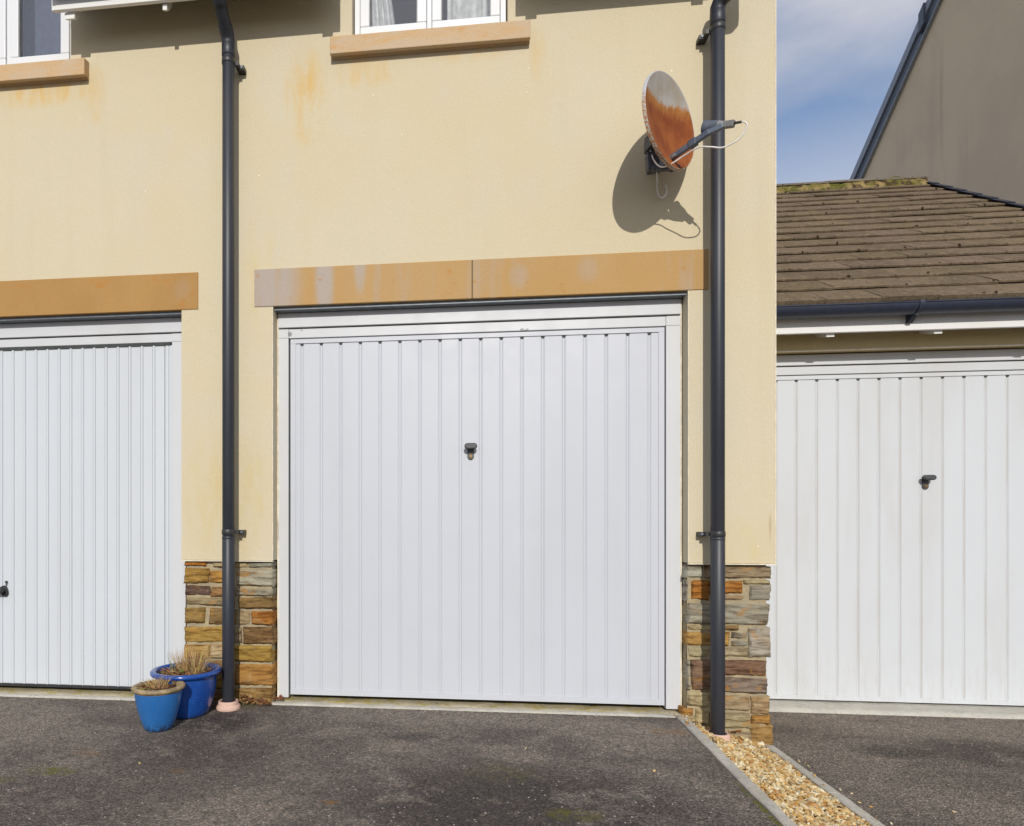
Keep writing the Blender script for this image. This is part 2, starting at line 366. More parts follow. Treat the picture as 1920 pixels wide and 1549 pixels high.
def _dish():
    s = NT('rusted_dish_paint')
    edge = s.noise(30, 6, 0.7, s.mapping((2.2, 2.2, 0.45)))
    edge2 = s.noise(7, 4, 0.6)
    h = s.math('ADD', s.Z, s.math('ADD', s.math('MULTIPLY', edge, 0.10), s.math('MULTIPLY', edge2, 0.05)))
    h = s.math('ADD', h, s.math('MULTIPLY', s.math('SUBTRACT', s.X, 1.0), -0.28))
    h = s.math('ADD', h, s.math('MULTIPLY', s.noise(150, 3, 0.7), 0.03))
    f = s.ramp(h, 3.105, 3.083)
    paint = s.mix(s.ramp(s.noise(8, 5, 0.6), 0.4, 0.65), (0.42, 0.40, 0.375), (0.36, 0.31, 0.25))
    h2 = s.noise(140, 5, 0.8)
    rust = s.mix(s.ramp(s.noise(9, 6, 0.65), 0.35, 0.65), (0.30, 0.09, 0.02), (0.21, 0.05, 0.013))
    rust = s.mix(s.ramp(h, 3.03, 3.095), rust, (0.40, 0.17, 0.04))
    rust = s.mix(s.ramp(s.noise(24, 5, 0.7, s.mapping((1, 1, 0.4))), 0.56, 0.70, 0, 0.7), rust, (0.13, 0.035, 0.015))
    rust = s.mix(s.ramp(h2, 0.58, 0.66, 0, 0.6), rust, (0.10, 0.03, 0.015))
    paint = s.mix(s.ramp(h2, 0.60, 0.66, 0, 0.35), paint, (0.30, 0.16, 0.08))
    s.bump(s.noise(120, 4), 0.2, 0.001)
    return s.done(s.mix(f, paint, rust), 0.62, spec=0.3)
M_DISH = _dish()
def _dishback():
    s = NT('speckled_grey_rim_paint')
    f = s.ramp(s.math('ADD', s.Z, s.math('MULTIPLY', s.noise(60, 5, 0.7), 0.22)), 3.06, 3.0)
    return s.done(s.mix(f, (0.46, 0.47, 0.50), s.mix(s.ramp(s.noise(140, 4), 0.45, 0.55), (0.46, 0.44, 0.40), (0.36, 0.15, 0.04))), 0.5)
M_DISHB = _dishback()

def m_glaze(name, a, b, rough, low=None):
    s = NT(name)
    c = s.mix(s.ramp(s.noise(8, 5, 0.6, s.mapping((1, 1, 0.6))), 0.35, 0.7), a, b)
    c = s.mix(s.math('LESS_THAN', s.voronoi(90), 0.10), c, (0.16, 0.30, 0.42))
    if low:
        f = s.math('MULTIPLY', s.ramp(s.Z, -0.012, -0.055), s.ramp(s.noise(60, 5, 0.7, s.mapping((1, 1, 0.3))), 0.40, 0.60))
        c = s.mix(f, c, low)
    s.bump(s.noise(30, 4), 0.12, 0.003)
    return s.done(c, rough, spec=0.5, coat=0.25)
M_BIGPOT = m_glaze('cobalt_glaze', (0.008, 0.055, 0.27), (0.012, 0.082, 0.35), 0.20)
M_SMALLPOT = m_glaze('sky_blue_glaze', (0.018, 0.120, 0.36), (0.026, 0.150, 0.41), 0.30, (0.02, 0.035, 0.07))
M_POTRIM = m_simple('tan_glazed_rim', (0.30, 0.225, 0.125), 0.5, var=0.3, vs=30)

def _glass():
    m = bpy.data.materials.new('window_glass'); m.use_nodes = True; t = m.node_tree
    for n in list(t.nodes): t.nodes.remove(n)
    o = t.nodes.new('ShaderNodeOutputMaterial'); mx = t.nodes.new('ShaderNodeMixShader')
    tr = t.nodes.new('ShaderNodeBsdfTransparent'); tr.inputs[0].default_value = (0.93, 0.94, 0.94, 1)
    gl = t.nodes.new('ShaderNodeBsdfGlossy'); gl.inputs['Roughness'].default_value = 0.012
    mx.inputs[0].default_value = 0.17
    t.links.new(tr.outputs[0], mx.inputs[1]); t.links.new(gl.outputs[0], mx.inputs[2])
    t.links.new(mx.outputs[0], o.inputs[0]); return m
M_GLASS = _glass()

# ---------------------------------------------------------------- object helpers
def tag(o, label=None, cat=None, group=None, kind=None):
    if label: o['label'] = label
    if cat: o['category'] = cat
    if group: o['group'] = group
    if kind: o['kind'] = kind
    return o
def thing(name, loc, label, cat, group=None):
    o = bpy.data.objects.new(name, None); col.objects.link(o); o.location = loc
    o.empty_display_size = 0.1
    return tag(o, label, cat, group)
def wloc(o):
    v = Vector((0, 0, 0))
    while o is not None:
        v += o.location; o = o.parent
    return v
def obj(name, bm, mat, parent=None, origin=None, smooth=False, bevel=0.0, label=None, auto=None):
    """links bm (world coordinates) as one mesh object with its origin at the base of its bounds"""
    me = bpy.data.meshes.new(name)
    if origin is None:
        xs = [v.co for v in bm.verts]
        mn = Vector([min(c[i] for c in xs) for i in range(3)]); mxx = Vector([max(c[i] for c in xs) for i in range(3)])
        origin = Vector(((mn.x + mxx.x) / 2, (mn.y + mxx.y) / 2, mn.z))
    origin = Vector(origin)
    bmesh.ops.translate(bm, vec=-origin, verts=bm.verts)
    bmesh.ops.recalc_face_normals(bm, faces=bm.faces)
    for f in bm.faces: f.smooth = smooth or (auto is not None)
    bm.to_mesh(me); bm.free()
    if auto is not None: me.set_sharp_from_angle(angle=R(auto))
    for m in (mat if isinstance(mat, (list, tuple)) else [mat]): me.materials.append(m)
    o = bpy.data.objects.new(name, me); col.objects.link(o)
    if parent is not None:
        o.parent = parent; o.location = origin - wloc(parent)
    else: o.location = origin
    if bevel:
        b = o.modifiers.new('bevel', 'BEVEL'); b.width = bevel; b.segments = 2; b.limit_method = 'ANGLE'; b.angle_limit = R(35)
    if label: o['label'] = label
    return o
def box(bm, x0, x1, y0, y1, z0, z1, mi=0):
    vs = [bm.verts.new((x, y, z)) for z in (z0, z1) for y in (y0, y1) for x in (x0, x1)]
    for q in ((0, 1, 3, 2), (4, 6, 7, 5), (0, 4, 5, 1), (2, 3, 7, 6), (0, 2, 6, 4), (1, 5, 7, 3)):
        f = bm.faces.new([vs[i] for i in q]); f.material_index = mi
    return vs
def boxes(*L):
    bm = bmesh.new()
    for b in L: box(bm, *b)
    return bm
def prism(bm, poly, axis, a0, a1, mi=0):
    """poly = 2D outline; extruded along axis 'X' (poly in YZ), 'Y' (poly in XZ) or 'Z' (poly in XY)"""
    def P(p, a):
        return {'X': (a, p[0], p[1]), 'Y': (p[0], a, p[1]), 'Z': (p[0], p[1], a)}[axis]
    A = [bm.verts.new(P(p, a0)) for p in poly]; B = [bm.verts.new(P(p, a1)) for p in poly]
    n = len(poly)
    fs = [bm.faces.new(A), bm.faces.new(B[::-1])]
    for i in range(n): fs.append(bm.faces.new((A[i], A[(i + 1) % n], B[(i + 1) % n], B[i])))
    for f in fs: f.material_index = mi
def tube(bm, pts, rad, seg=12, caps=True, mi=0):
    pts = [Vector(p) for p in pts]
    rads = rad if isinstance(rad, (list, tuple)) else [rad] * len(pts)
    up = None; rings = []
    for i, p in enumerate(pts):
        d = ((pts[i] - pts[i - 1]).normalized() if i else Vector()) + ((pts[i + 1] - pts[i]).normalized() if i < len(pts) - 1 else Vector())
        d.normalize()
        if up is None:
            up = d.cross(Vector((1, 0.13, 0.07))).normalized()
        else:
            up = (up - d * up.dot(d)).normalized()
        s = d.cross(up)
        rings.append([bm.verts.new(p + rads[i] * (math.cos(2 * math.pi * k / seg) * up + math.sin(2 * math.pi * k / seg) * s)) for k in range(seg)])
    for a, b in zip(rings, rings[1:]):
        for k in range(seg):
            f = bm.faces.new((a[k], a[(k + 1) % seg], b[(k + 1) % seg], b[k])); f.material_index = mi
    if caps:
        bm.faces.new(rings[0]).material_index = mi; bm.faces.new(rings[-1][::-1]).material_index = mi
def smooth_pts(pts, n=6):
    P = [Vector(p) for p in pts]; P = [2 * P[0] - P[1]] + P + [2 * P[-1] - P[-2]]
    out = []
    for i in range(1, len(P) - 2):
        for k in range(n):
            t = k / n; a, b, c, d = P[i - 1:i + 3]
            out.append(0.5 * ((2 * b) + (c - a) * t + (2 * a - 5 * b + 4 * c - d) * t * t + (3 * b - a - 3 * c + d) * t ** 3))
    out.append(P[-2]); return out
def lathe(bm, prof, cx, cy, seg=48, mi=0):
    rings = [[bm.verts.new((cx + r * math.cos(2 * math.pi * k / seg), cy + r * math.sin(2 * math.pi * k / seg), z)) for k in range(seg)] for r, z in prof]
    for a, b in zip(rings, rings[1:]):
        for k in range(seg):
            bm.faces.new((a[k], a[(k + 1) % seg], b[(k + 1) % seg], b[k])).material_index = mi
    return rings
def tint_mesh(bm, tints_layer, faces, c):
    for f in faces:
        for l in f.loops: l[tints_layer] = (c[0], c[1], c[2], 1)

def grid_wall(xs, zs, hole, y0, y1):
    """one watertight wall slab, cells for which hole(x, z) is true left open"""
    bm = bmesh.new(); V = {}
    def v(i, j, k):
        key = (i, j, k)
        if key not in V: V[key] = bm.verts.new((xs[i], (y0, y1)[k], zs[j]))
        return V[key]
    nx, nz = len(xs) - 1, len(zs) - 1
    F = [[not hole((xs[i] + xs[i + 1]) / 2, (zs[j] + zs[j + 1]) / 2) for j in range(nz)] for i in range(nx)]
    ok = lambda i, j: 0 <= i < nx and 0 <= j < nz and F[i][j]
    for i in range(nx):
        for j in range(nz):
            if not F[i][j]: continue
            bm.faces.new((v(i, j, 0), v(i + 1, j, 0), v(i + 1, j + 1, 0), v(i, j + 1, 0)))
            bm.faces.new((v(i, j, 1), v(i, j + 1, 1), v(i + 1, j + 1, 1), v(i + 1, j, 1)))
            if not ok(i - 1, j): bm.faces.new((v(i, j, 0), v(i, j + 1, 0), v(i, j + 1, 1), v(i, j, 1)))
            if not ok(i + 1, j): bm.faces.new((v(i + 1, j, 0), v(i + 1, j, 1), v(i + 1, j + 1, 1), v(i + 1, j + 1, 0)))
            if not ok(i, j - 1): bm.faces.new((v(i, j, 0), v(i, j, 1), v(i + 1, j, 1), v(i + 1, j, 0)))
            if not ok(i, j + 1): bm.faces.new((v(i, j + 1, 0), v(i + 1, j + 1, 0), v(i + 1, j + 1, 1), v(i, j + 1, 1)))
    return bm

# ---------------------------------------------------------------- ground
def sheet(name, x0, x1, y0, y1, zf, mat, nx=2, ny=2):
    bm = bmesh.new()
    g = [[bm.verts.new((x0 + (x1 - x0) * i / nx, y0 + (y1 - y0) * j / ny, zf(x0 + (x1 - x0) * i / nx, y0 + (y1 - y0) * j / ny))) for j in range(ny + 1)] for i in range(nx + 1)]
    for i in range(nx):
        for j in range(ny): bm.faces.new((g[i][j], g[i + 1][j], g[i + 1][j + 1], g[i][j + 1]))
    o = obj(name, bm, mat, origin=(0, 0, 0)); o['kind'] = 'structure'; return o
def zl(x, y): return -0.060 + 0.012 * min(y, 0.1)
def zr(x, y): return -0.190 + 0.006 * y
sheet('ground', -400, 400, -400, 400, lambda x, y: -0.62, M_LAND)
# left kerb runs from (1.13, 0) to a little left as it comes forward, as the drive's edge does
def kx(y): return 1.130 + 0.033 * y
bm = bmesh.new()
a = [bm.verts.new(p) for p in ((-20, -14, zl(0, -14)), (kx(-14), -14, zl(0, -14)), (kx(0.03), 0.03, zl(0, .03)), (-20, 0.03, zl(0, .03)))]
bm.faces.new(a); b = [bm.verts.new((v.co.x, v.co.y, -0.6)) for v in a]
for i in range(4): bm.faces.new((a[i], a[(i + 1) % 4], b[(i + 1) % 4], b[i]))
obj('driveway', bm, M_TARMAC, origin=(0, 0, 0))['kind'] = 'structure'
bm = bmesh.new()
a = [bm.verts.new(p) for p in ((1.606, -14, zr(0, -14)), (20, -14, zr(0, -14)), (20, 0.63, zr(0, .63)), (1.606, 0.63, zr(0, .63)))]
bm.faces.new(a); b = [bm.verts.new((v.co.x, v.co.y, -0.6)) for v in a]
for i in range(4): bm.faces.new((a[i], a[(i + 1) % 4], b[(i + 1) % 4], b[i]))
obj('driveway', bm, M_TARMAC2, origin=(0, 0, 0))['kind'] = 'structure'

def strip(name, pts, mat, jit=0.0, seglen=0.05):
    """long kerb piece: pts = ((x0,x1,y,z0,z1)...) ring sections joined, top edges slightly chipped"""
    bm = bmesh.new(); rows = []
    (xa, xb, ya, za, zb), (xc, xd, yc, zc, zd) = pts
    n = max(2, int(abs(yc - ya) / seglen))
    for i in range(n + 1):
        t = i / n; L = lambda p, q: p + (q - p) * t
        y = L(ya, yc)
        j1 = (noise.noise(Vector((y * 9, 1.3, xa * 7))) * jit, noise.noise(Vector((y * 11, 5.3, xb * 7))) * jit)
        x0, x1, z0, z1 = L(xa, xc), L(xb, xd), L(za, zc), L(zb, zd)
        rows.append([bm.verts.new(p) for p in ((x0, y, -0.5), (x0 + j1[0], y, z0 - .004), (x0 + .006 + j1[0], y, z0), (x1 - .006 + j1[1], y, z1), (x1 + j1[1], y, z1 - .004), (x1, y, -0.5))])
    for r, q in zip(rows, rows[1:]):
        for k in range(5): bm.faces.new((r[k], r[k + 1], q[k + 1], q[k]))
    bm.faces.new(rows[0]); bm.faces.new(rows[-1][::-1])
    o = obj(name, bm, mat, origin=(0, 0, 0)); o['kind'] = 'structure'; return o
strip('kerb', ((kx(0.05) + .001, kx(0.05) + 0.055, 0.05, -0.053, -0.053), (kx(-1.27) + .001, kx(-1.27) + 0.05, -1.27, zl(0, -1.27) + .010, zl(0, -1.27) + .006)), M_KERB, 0.006)
strip('kerb', ((kx(-1.275) + .001, kx(-1.275) + 0.05, -1.275, zl(0, -1.27) + .009, zl(0, -1.27) + .006), (kx(-14) + .001, kx(-14) + 0.05, -14, zl(0, -14) + .009, zl(0, -14) + .006)), M_KERB, 0.006)
strip('kerb', ((1.556, 1.605, -0.02, -0.178, -0.181), (1.550, 1.600, -0.60, -0.179, -0.183)), M_KERB, 0.006)
strip('kerb', ((1.552, 1.603, -0.605, -0.181, -0.184), (1.545, 1.596, -14, -0.26, -0.265)), M_KERB, 0.006)

def slab(name, x0, x1, y0, y1, z0, z1, mat, rough=0.003, nx=60, ny=6):
    """cast slab, z0 at its front edge and z1 at its back, uneven top"""
    bm = bmesh.new(); g = []
    for i in range(nx + 1):
        c = []
        for j in range(ny + 1):
            x = x0 + (x1 - x0) * i / nx; y = y0 + (y1 - y0) * j / ny
            z = z0 + (z1 - z0) * j / ny + rough * noise.fractal(Vector((x * 9, y * 22, 3.1)), 1.0, 2.0, 4)
            if j == 0: y += rough * noise.noise(Vector((x * 17, 0, 0))); z -= 0.004
            c.append(bm.verts.new((x, y, z)))
        g.append(c)
    for i in range(nx):
        for j in range(ny): bm.faces.new((g[i][j], g[i + 1][j], g[i + 1][j + 1], g[i][j + 1]))
    lo = [bm.verts.new((c[0].co.x, c[0].co.y, -0.45)) for c in g]
    for i in range(nx): bm.faces.new((g[i][0], lo[i], lo[i + 1], g[i + 1][0]))
    o = obj(name, bm, mat, origin=(0, 0, 0), smooth=True); o['kind'] = 'structure'; return o
slab('doorstep', -1.036, 1.175, 0.046, 0.60, -0.056, -0.026, M_CONC, 0.006, 160, 14)
slab('doorstep', -4.2, -1.575, 0.040, 0.60, -0.052, -0.014, M_CONC, 0.006, 160, 14)
slab('kerb', -1.10, kx(0) - 0.003, -0.004, 0.044, -0.053, -0.053, M_KERB, 0.003, 120, 2)
slab('kerb', -4.2, -1.62, -0.008, 0.038, -0.052, -0.050, M_KERB, 0.003, 120, 2)
slab('doorstep', 1.63, 6.0, 0.625, 1.3, -0.176, -0.166, M_CONC_CLEAN, 0.003, 120, 8)

# ---------------------------------------------------------------- house
house = thing('house', (-1.3, 0, -0.06), 'cream rendered house with stone piers, two upper windows and two white garage doors', 'house')
OPEN_C = (-1.033, 1.188); OPEN_L = (-3.86, -1.569)
WIN = [(-0.585, 0.262), (-3.090, -2.241)]
WZ0, WZ1 = 3.60, 4.75
def hole(x, z):
    if z < 0.747 and not (False): return True
    if z < 2.172 and (OPEN_C[0] < x < OPEN_C[1] or OPEN_L[0] < x < OPEN_L[1]): return True
    return WZ0 < z < WZ1 and any(a < x < b for a, b in WIN)
xs = sorted([-4.6, OPEN_L[0], OPEN_L[1], OPEN_C[0], OPEN_C[1], 1.620] + [v for w in WIN for v in w])
obj('wall', grid_wall(xs, [0.747, 2.172, WZ0, WZ1, 5.2], hole, 0.0, 0.28), M_RENDER, house, bevel=0.004)
# side, back and inside shell (closes the rooms)
obj('wall', boxes((-4.6, 1.618, 5.5, 5.75, -0.4, 5.2), (1.37, 1.617, 0.281, 5.499, -0.4, 5.2), (-4.6, -4.35, 0.281, 5.499, -0.4, 5.2),
                  (-4.349, 1.369, 0.281, 5.499, 2.6, 2.75), (-4.6, 1.618, 0.0, 5.75, 5.201, 5.35), (-1.40, -1.20, 0.281, 5.4, -0.4, 2.599)), M_RENDER2, house)
# white bell bead along the foot of the render
obj('trim', boxes((-1.569, -1.033, -0.006, 0.012, 0.741, 0.7465)), M_BEAD, house)
obj('trim', boxes((1.188, 1.624, -0.006, 0.012, 0.741, 0.7465)), M_BEAD, house)
obj('trim', boxes((-1.0362, -1.0332, -0.0015, 0.004, 0.75, 2.168)), M_BEAD, house)
obj('trim', boxes((1.1882, 1.1912, -0.0015, 0.004, 0.75, 2.168)), M_BEAD, house)
obj('trim', boxes((1.6165, 1.6215, -0.002, 0.004, 0.75, 5.2)), M_BEAD, house)

def lintel(x0, x1, m, label):
    return obj('lintel', boxes((x0, x1, -0.005, 0.07, 2.170, 2.380)), m, house, bevel=0.003, label=label)
lintel(-1.140, 0.070, M_LINTEL, 'ochre stone lintel half with pale grey wash streaks')
lintel(0.0745, 1.290, M_LINTEL, 'ochre stone lintel half with faint pale streaks')
lintel(-3.95, -1.468, M_LINTEL2, 'brown stone lintel over the left garage door')
obj('mortar_joint', boxes((0.0702, 0.0743, -0.0012, 0.004, 2.171, 2.379)), M_RUBBER_GAPS, house)
obj('lintel_plate', boxes((OPEN_C[0] + .002, OPEN_C[1] - .002, 0.018, 0.270, 2.154, 2.1695)), M_STEEL, house)
obj('lintel_plate', boxes((OPEN_L[0] + .002, OPEN_L[1] - .002, 0.018, 0.270, 2.154, 2.1695)), M_STEEL, house)

def sill(x0, x1):
    bm = bmesh.new()
    poly = [(-0.050, 3.520), (-0.050, 3.616), (0.07, 3.640), (0.07, 3.520), (-0.012, 3.520), (-0.014, 3.528), (-0.026, 3.528), (-0.028, 3.520)]
    prism(bm, poly, 'X', x0, x1)
    return obj('window_sill', bm, M_SILL, house, bevel=0.004)
sill(-0.700, 0.377); sill(-3.255, -2.125)

def window(x0, x1, curtains, blind):
    z0, z1, y0, y1 = 3.640, WZ1, 0.052, 0.115
    x0 += 0.006; x1 -= 0.006
    f = 0.030
    w = obj('window', boxes((x0, x1, y0, y1, z0, z0 + f), (x0, x1, y0, y1, z1 - f, z1), (x0, x0 + f, y0, y1, z0 + f, z1 - f), (x1 - f, x1, y0, y1, z0 + f, z1 - f),
                            ((x0 + x1) / 2 - .013, (x0 + x1) / 2 + .013, y0, y1, z0 + f, z1 - f)), M_UPVC, house, bevel=0.003)
    mid = (x0 + x1) / 2
    for a, b in ((x0 + f + .002, mid - .015), (mid + .015, x1 - f - .002)):
        s, za, zb, ya, yb = 0.052, z0 + f + .002, z1 - f - .002, y0 - 0.010, y0 + 0.045
        bm = boxes((a, b, ya, yb, za, za + s), (a, b, ya, yb, zb - s, zb), (a, a + s, ya, yb, za + s, zb - s), (b - s, b, ya, yb, za + s, zb - s))
        obj('sash', bm, M_UPVC, w, bevel=0.005)
        obj('pane', boxes((a + s + .001, b - s - .001, y0 + .012, y0 + .018, za + s + .001, zb - s - .001)), M_GLASS, w)
        bm = boxes((a + s, a + s + .004, y0 - .002, y0 + .011, za + s, zb - s), (b - s - .004, b - s, y0 - .002, y0 + .011, za + s, zb - s), (a + s, b - s, y0 - .002, y0 + .011, za + s, za + s + .004))
        obj('gasket', bm, M_LNB2, w)
    for (c0, c1, lean) in curtains:
        bm = bmesh.new(); n = 60; top = []; bot = []
        for i in range(n + 1):
            t = i / n; x = c0 + (c1 - c0) * t
            yy = 0.20 + 0.014 * math.sin(t * 31 + 1.2 * math.sin(t * 9))
            bot.append(bm.verts.new((x, yy, 3.58))); top.append(bm.verts.new((x + lean * t, yy * 1.0 + .01, 4.9)))
        for i in range(n): bm.faces.new((bot[i], bot[i + 1], top[i + 1], top[i]))
        obj('curtain', bm, M_CURTAIN, w, smooth=True)
    if blind: obj('blind', boxes((x0 + .0, x1, 0.20, 0.204, 3.55, 4.2)), M_BLIND, w)
    return w
window(*WIN[0], [(-0.56, -0.33, -0.18), (-0.065, 0.25, 0.0)], False)
window(*WIN[1], [], True)

# eaves: fascia, gutter, rafter feet and a tiled skirt, broken by the windows
def eave(x0, x1, feet, gx0, gx1):
    obj('fascia', boxes((x0, x1, -0.197, -0.175, 3.775, 3.95)), M_FASCIA, house, bevel=0.002)
    bm = bmesh.new()
    ring = []
    for k in range(0, 17):
        a = math.pi + math.pi * k / 16; ring.append((-0.256 + 0.056 * math.cos(a), 3.896 + 0.058 * math.sin(a)))
    inner = [(-0.256 + 0.052 * math.cos(math.pi + math.pi * k / 16), 3.896 + 0.054 * math.sin(math.pi + math.pi * k / 16)) for k in range(16, -1, -1)]
    prism(bm, ring + inner, 'X', gx0, gx1)
    for gx in (gx0, gx1):
        prism(bm, [(-0.256 + 0.059 * math.cos(math.pi + math.pi * k / 16), 3.898 + 0.062 * math.sin(math.pi + math.pi * k / 16)) for k in range(17)], 'X', gx - 0.008, gx + 0.008)
    obj('gutter', bm, M_GUTTER, house, auto=30)
    for fx in feet:
        bm = bmesh.new()
        hw = 0.012 if fx == -1.585 else 0.029
        prism(bm, [(-0.172, 3.742), (-0.172, 3.774), (-0.10, 3.85), (-0.115, 3.80), (-0.150, 3.752)], 'X', fx - hw, fx + hw)
        obj('rafter_foot', bm, M_FASCIA, house)
    bm = bmesh.new()
    prism(bm, [(-0.235, 3.951), (-0.235, 3.968), (0.0, 4.130), (0.0, 4.10)], 'X', x0 - .0, x1 + .0)
    prism(bm, [(-0.173, 3.925), (-0.173, 3.9505), (-0.001, 4.07), (-0.001, 4.045)], 'X', x0, x1)
    obj('roof', bm, M_TILE, house)
eave(-2.225, -0.640, (-2.135, -1.585, -0.712), -2.205, -0.665)
eave(0.315, 1.300, (0.395, 1.243), 0.340, 1.285)

# stone piers under the render
PAL = {'r': (0.36, 0.15, 0.03), 'r2': (0.36, 0.19, 0.05), 'r3': (0.40, 0.24, 0.075), 't': (0.40, 0.315, 0.18), 't2': (0.37, 0.31, 0.19), 'o': (0.37, 0.225, 0.055),
       'o2': (0.34, 0.215, 0.07), 'd': (0.13, 0.085, 0.06), 'b': (0.25, 0.15, 0.06), 'b2': (0.33, 0.24, 0.14), 'g': (0.32, 0.295, 0.235), 'gb': (0.25, 0.195, 0.12),
       'g2': (0.28, 0.21, 0.12), 'g3': (0.31, 0.29, 0.225), 'p': (0.19, 0.11, 0.075), 'gp': (0.24, 0.19, 0.135)}
SL = [(-1.557, .712, -1.425, .742, 'r'), (-1.39, .706, -1.271, .739, 't'), (-1.555, .615, -1.409, .704, 'o'), (-1.406, .612, -1.265, .694, 'r2'), (-1.557, .540, -1.406, .605, 'd'), (-1.402, .541, -1.263, .60, 'b'), (-1.555, .487, -1.265, .534, 'g2'), (-1.561, .381, -1.436, .476, 'o2'), (-1.41, .385, -1.250, .476, 'b'), (-1.557, .277, -1.268, .370, 'o'), (-1.562, .185, -1.409, .267, 'o2'), (-1.404, .188, -1.268, .267, 't'), (-1.557, .095, -1.279, .178, 'b'), (-1.541, .01, -1.27, .088, 'o'), (-1.55, -.085, -1.279, .003, 'b'),
      (-1.263, .704, -1.191, .741, 't'), (-1.186, .706, -1.042, .740, 'g'), (-1.255, .597, -1.04, .699, 'g'), (-1.255, .544, -1.04, .590, 'g'), (-1.245, .473, -1.04, .538, 'b'), (-1.243, .382, -1.172, .464, 't'), (-1.166, .382, -1.04, .464, 'r'), (-1.215, .277, -1.039, .374, 'b'), (-1.261, .172, -1.042, .270, 'o'), (-1.264, .038, -1.04, .162, 'r2'), (-1.27, -.075, -1.045, .028, 'o2'), (-1.262, .28, -1.221, .372, 't')]
SR = [(1.168, .668, 1.272, .736, 'g'), (1.277, .663, 1.608, .738, 'gb'), (1.170, .548, 1.195, .659, 'g'), (1.199, .553, 1.306, .658, 'r'), (1.309, .588, 1.468, .658, 'r'), (1.311, .553, 1.470, .582, 't'), (1.500, .548, 1.607, .636, 'g'), (1.475, .640, 1.600, .659, 't'), (1.173, .430, 1.595, .541, 'g3'), (1.174, .394, 1.350, .422, 't'), (1.358, .398, 1.450, .424, 'b'), (1.174, .315, 1.328, .388, 'r3'), (1.333, .315, 1.400, .390, 'r3'), (1.408, .354, 1.494, .389, 'g'), (1.410, .314, 1.492, .347, 'g'), (1.500, .260, 1.605, .418, 'g'), (1.178, .251, 1.300, .309, 't2'), (1.306, .257, 1.494, .309, 't2'), (1.174, .081, 1.206, .245, 'g'), (1.211, .081, 1.306, .246, 'p'), (1.309, .162, 1.585, .248, 'p'), (1.309, .068, 1.585, .154, 'gp'), (1.174, -.004, 1.300, .075, 't'), (1.304, -.022, 1.502, .060, 't'), (1.506, -.032, 1.600, .060, 'b2'), (1.150, -.064, 1.226, -.011, 'r2'), (1.230, -.10, 1.300, -.012, 't'), (1.304, -.115, 1.506, -.028, 't2'), (1.511, -.084, 1.604, -.037, 'r2'), (1.505, -.20, 1.615, -.089, 'o2'), (1.390, -.21, 1.515, -.120, 't2'), (1.249, -.20, 1.384, -.108, 't'), (1.13, -.11, 1.225, -.068, 'b2')]
